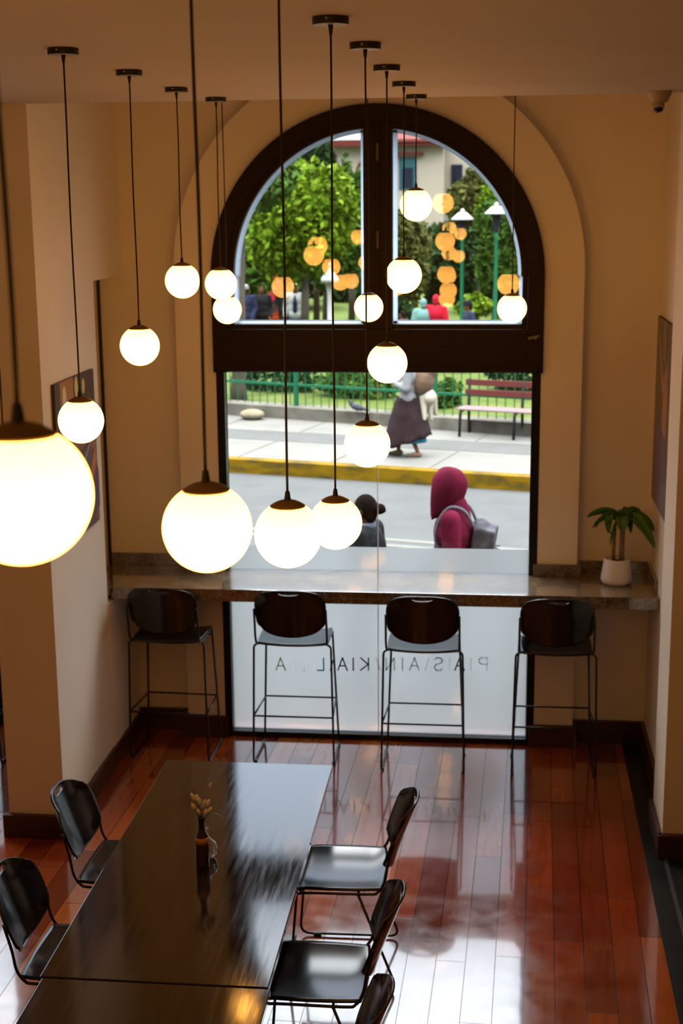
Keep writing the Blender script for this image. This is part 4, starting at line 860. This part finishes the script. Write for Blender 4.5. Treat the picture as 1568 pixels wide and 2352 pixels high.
b = MB(); b.obox((0, -.345 * k, 1.06 * k), (.18 * k, .07 * k, .17 * k), Matrix.Rotation(.1, 3, 'X')); remesh(b, 'front_pocket', cloth('pocket', (.045, .045, .06)), bpk, .012, 3)
for s in (-1, 1): MB().tube(catmull([(s * .08 * k, -.19 * k, 1.30 * k), (s * .105 * k, -.11 * k, 1.455 * k), (s * .115 * k, -.01 * k, 1.492 * k), (s * .125 * k, .055 * k, 1.44 * k), (s * .13 * k, .095 * k, 1.34 * k), (s * .135 * k, .10 * k, 1.22 * k), (s * .16 * k, .03 * k, 1.12 * k), (s * .17 * k, -.13 * k, 1.04 * k)], 5), .013 * k, 8).build('strap', m_strap, bpk, smooth=True)
for x, z in ((-.06, 1.22), (.05, 1.16), (0, .98)): MB().tube([(x * k - .06, -.345 * k, z * k), (x * k + .06, -.35 * k, (z - .03) * k)], .007, 6).build('compression_cord', m_strap, bpk, smooth=True)
# person with bun
q_ = at(845, 1134, 9.75)
person('person with dark hair in a bun and a dark jacket, passing outside', (q_.x - .015, 9.75, G), PI / 2 - .25, (q_.z - G) * .99, noisy('cloth_charcoal', [(.3, (.010, .013, .016)), (.7, (.022, .027, .032))], 8, .8), cloth('black_trousers', (.015, .015, .018)), bun=True, vox=.012, collar=cloth('blue_collar', (.22, .27, .38)), bulk=1.1)
# walking woman with skirt and bundle on the far sidewalk
wf = at(965, 1046, 18.82)
wx = wf.x - .16
wo_ = person('woman in a pale grey cardigan and wide brown pleated skirt, walking on the far sidewalk', (wx, 18.82, SW), PI / 2, 1.42, noisy('cloth_pale_grey', [(.3, (.19, .20, .21)), (.7, (.27, .28, .29))], 7, .9), None, stride=.15, skirt=True, vox=.014, hat=cloth('brown_hat', (.04, .025, .02)), arms={-1: ((-.24, .02, 1.12), (-.12, .20, 1.18)), 1: ((.24, .02, 1.12), (.12, .20, 1.18))}, bulk=1.3, longhair=True)
b = MB(); n = 72; vs = []; fs = []
for j in range(13):
    t_ = j / 12; z = .80 - .60 * t_
    for i in range(n):
        a = 2 * PI * i / n; pl = 1 + .045 * t_ * math.sin(a * 18); rx = (.14 + .10 * t_) * pl; ry = (.15 + .17 * t_ ** .8) * pl
        vs.append((rx * math.cos(a), ry * math.sin(a) + .02 * t_, z - (.10 * t_) * math.sin(a) + (.01 * math.sin(a * 9) * t_)))
for j in range(12):
    for i in range(n): a = j * n + i; c = j * n + (i + 1) % n; fs.append((a, c, c + n, a + n))
b.add(vs, fs).build('skirt', noisy('cloth_brown_skirt', [(.35, (.018, .010, .012)), (.65, (.034, .021, .024))], 5, .9), wo_, smooth=True, solid=.012)
b = MB(); b.lathe([(.20, 0), (.20, .05)], 30, (0, .0, .20), (1, 1.2)); b.build('petticoat', cloth('petticoat_blue', (.03, .18, .28)), wo_, smooth=True, solid=.008)
bu = thing('carrying_bundle', 'brown bundle with cream cloth tails on the walking woman back', 'bundle', (wx, 18.82, SW), PI / 2)
b = MB(); b.ell((0, -.20, 1.02), (.19, .15, .22), Matrix.Rotation(.25, 3, 'X')); b.ell((0, -.26, 1.14), (.15, .12, .12)); remesh(b, 'bundle', noisy('cloth_tan_bundle', [(.3, (.12, .075, .05)), (.7, (.20, .13, .09))], 6, .9), bu, .014, 4)
b = MB(); b.ell((0, -.27, .80), (.16, .10, .11))
for x, y, z in ((-.10, -.22, .52), (.02, -.30, .50), (.11, -.36, .56), (-.02, -.20, .50)): b.cap((x * .6, y * .9, .80), (x, y, z), .055, .028)
remesh(b, 'cloth_tails', cloth('cream_cloth', (.50, .46, .36)), bu, .012, 4)
# people in the park
def far(label, px, ytop, H, top, legs, rz, **kw):
    lo, hi = 30.0, 60.0
    for _ in range(40):
        Y = (lo + hi) / 2; z = at(px, ytop, Y).z - gz(Y)
        if z > H: lo = Y
        else: hi = Y
    p = at(px, ytop, Y); return person(label, (p.x, Y, gz(Y)), rz, H, top, legs, vox=.02, group='people in the park', **kw)
jean = cloth('jeans', (.07, .12, .21)); dk = cloth('dark_trousers', (.02, .02, .025))
far('man with white hair, white jacket over a navy shirt and blue jeans in the park', 678, 650, 1.72, cloth('white_jacket', (.48, .49, .46)), jean, PI, hair=cloth('white_hair', (.45, .44, .42)), open_front=cloth('navy_shirt', (.015, .025, .07)), stride=.03, bulk=1.2)
far('person in a bright orange top bending low beside the man in the white jacket', 634, 688, 1.15, cloth('orange_top', (.60, .07, .012)), dk, PI * .8, stride=.05, bulk=1.9)
far('person in navy with a blue cap standing behind the crowd in the park', 604, 622, 1.75, cloth('navy_coat', (.015, .02, .06)), dk, PI, hat=cloth('blue_cap', (.03, .06, .22)), stride=.04, bulk=1.1)
far('person in a red top beside the blue-capped one in the park', 630, 632, 1.70, cloth('red_top', (.48, .015, .03)), dk, PI * 1.1, hat=cloth('orange_cap', (.50, .10, .03)), stride=.05)
far('person in a dark coat and cream hat at the left of the park crowd', 583, 640, 1.70, cloth('cream_jacket', (.34, .29, .24)), dk, PI * .9, hat=cloth('cream_hat', (.42, .36, .22)), stride=.05)
far('person in dark blue with a red scarf, leftmost in the park crowd', 563, 656, 1.66, cloth('dark_blue_coat', (.03, .04, .09)), jean, PI * .9, hat=cloth('pale_cap', (.4, .38, .36)), open_front=cloth('red_scarf', (.4, .02, .03)), stride=.06)
far('person in black between the cream hat and the orange top in the park', 600, 655, 1.66, cloth('black_coat', (.02, .022, .026)), dk, PI * 1.05, stride=.06)
far('person in black standing behind the man in the white jacket', 652, 652, 1.60, cloth('charcoal_coat', (.03, .035, .04)), dk, PI, stride=.05)
far('person in a pale teal jacket seen from behind in the park, right pane', 972, 700, 1.50, cloth('teal_jacket', (.13, .26, .24)), dk, .2, hair=cloth('teal_hood', (.14, .27, .25)), stride=.03, bulk=1.7)
far('person in a bright red jacket beside the teal jacket', 1001, 697, 1.58, cloth('red_jacket', (.45, .012, .03)), dk, -.3, hair=cloth('red_hood', (.38, .012, .03)), stride=.03, bulk=1.8)
far('person in dark clothes crouching left of the teal jacket', 925, 718, 1.25, cloth('grey_brown_top', (.09, .06, .055)), dk, 1.2, stride=.1, bulk=1.6)
far('dark-capped person in a navy coat by the green lamp post', 1076, 707, 1.45, cloth('navy_jacket', (.03, .04, .07)), dk, 1.9, hat=cloth('black_cap', (.015, .015, .02)), stride=.03, bulk=1.4)
# the skylight enters through the clear glass: sampling portals in the openings
for nm, x, z, sx, sz in (('portal_shop_window', (GL + GR) / 2, 1.79, GR - GL, 1.09), ('portal_arch_window', CX, 3.18, 1.74, 1.18), ('portal_bay_window', -4.07, 2.4, 1.75, 2.3)):
    L = bpy.data.lights.new(nm, 'AREA'); L.shape = 'RECTANGLE'; L.size = sx; L.size_y = sz; L.energy = 1; L.cycles.is_portal = True
    o = bpy.data.objects.new(nm, L); COL.objects.link(o); o.location = (x, 8.66, z); o.rotation_euler = (math.radians(-90), 0, 0)
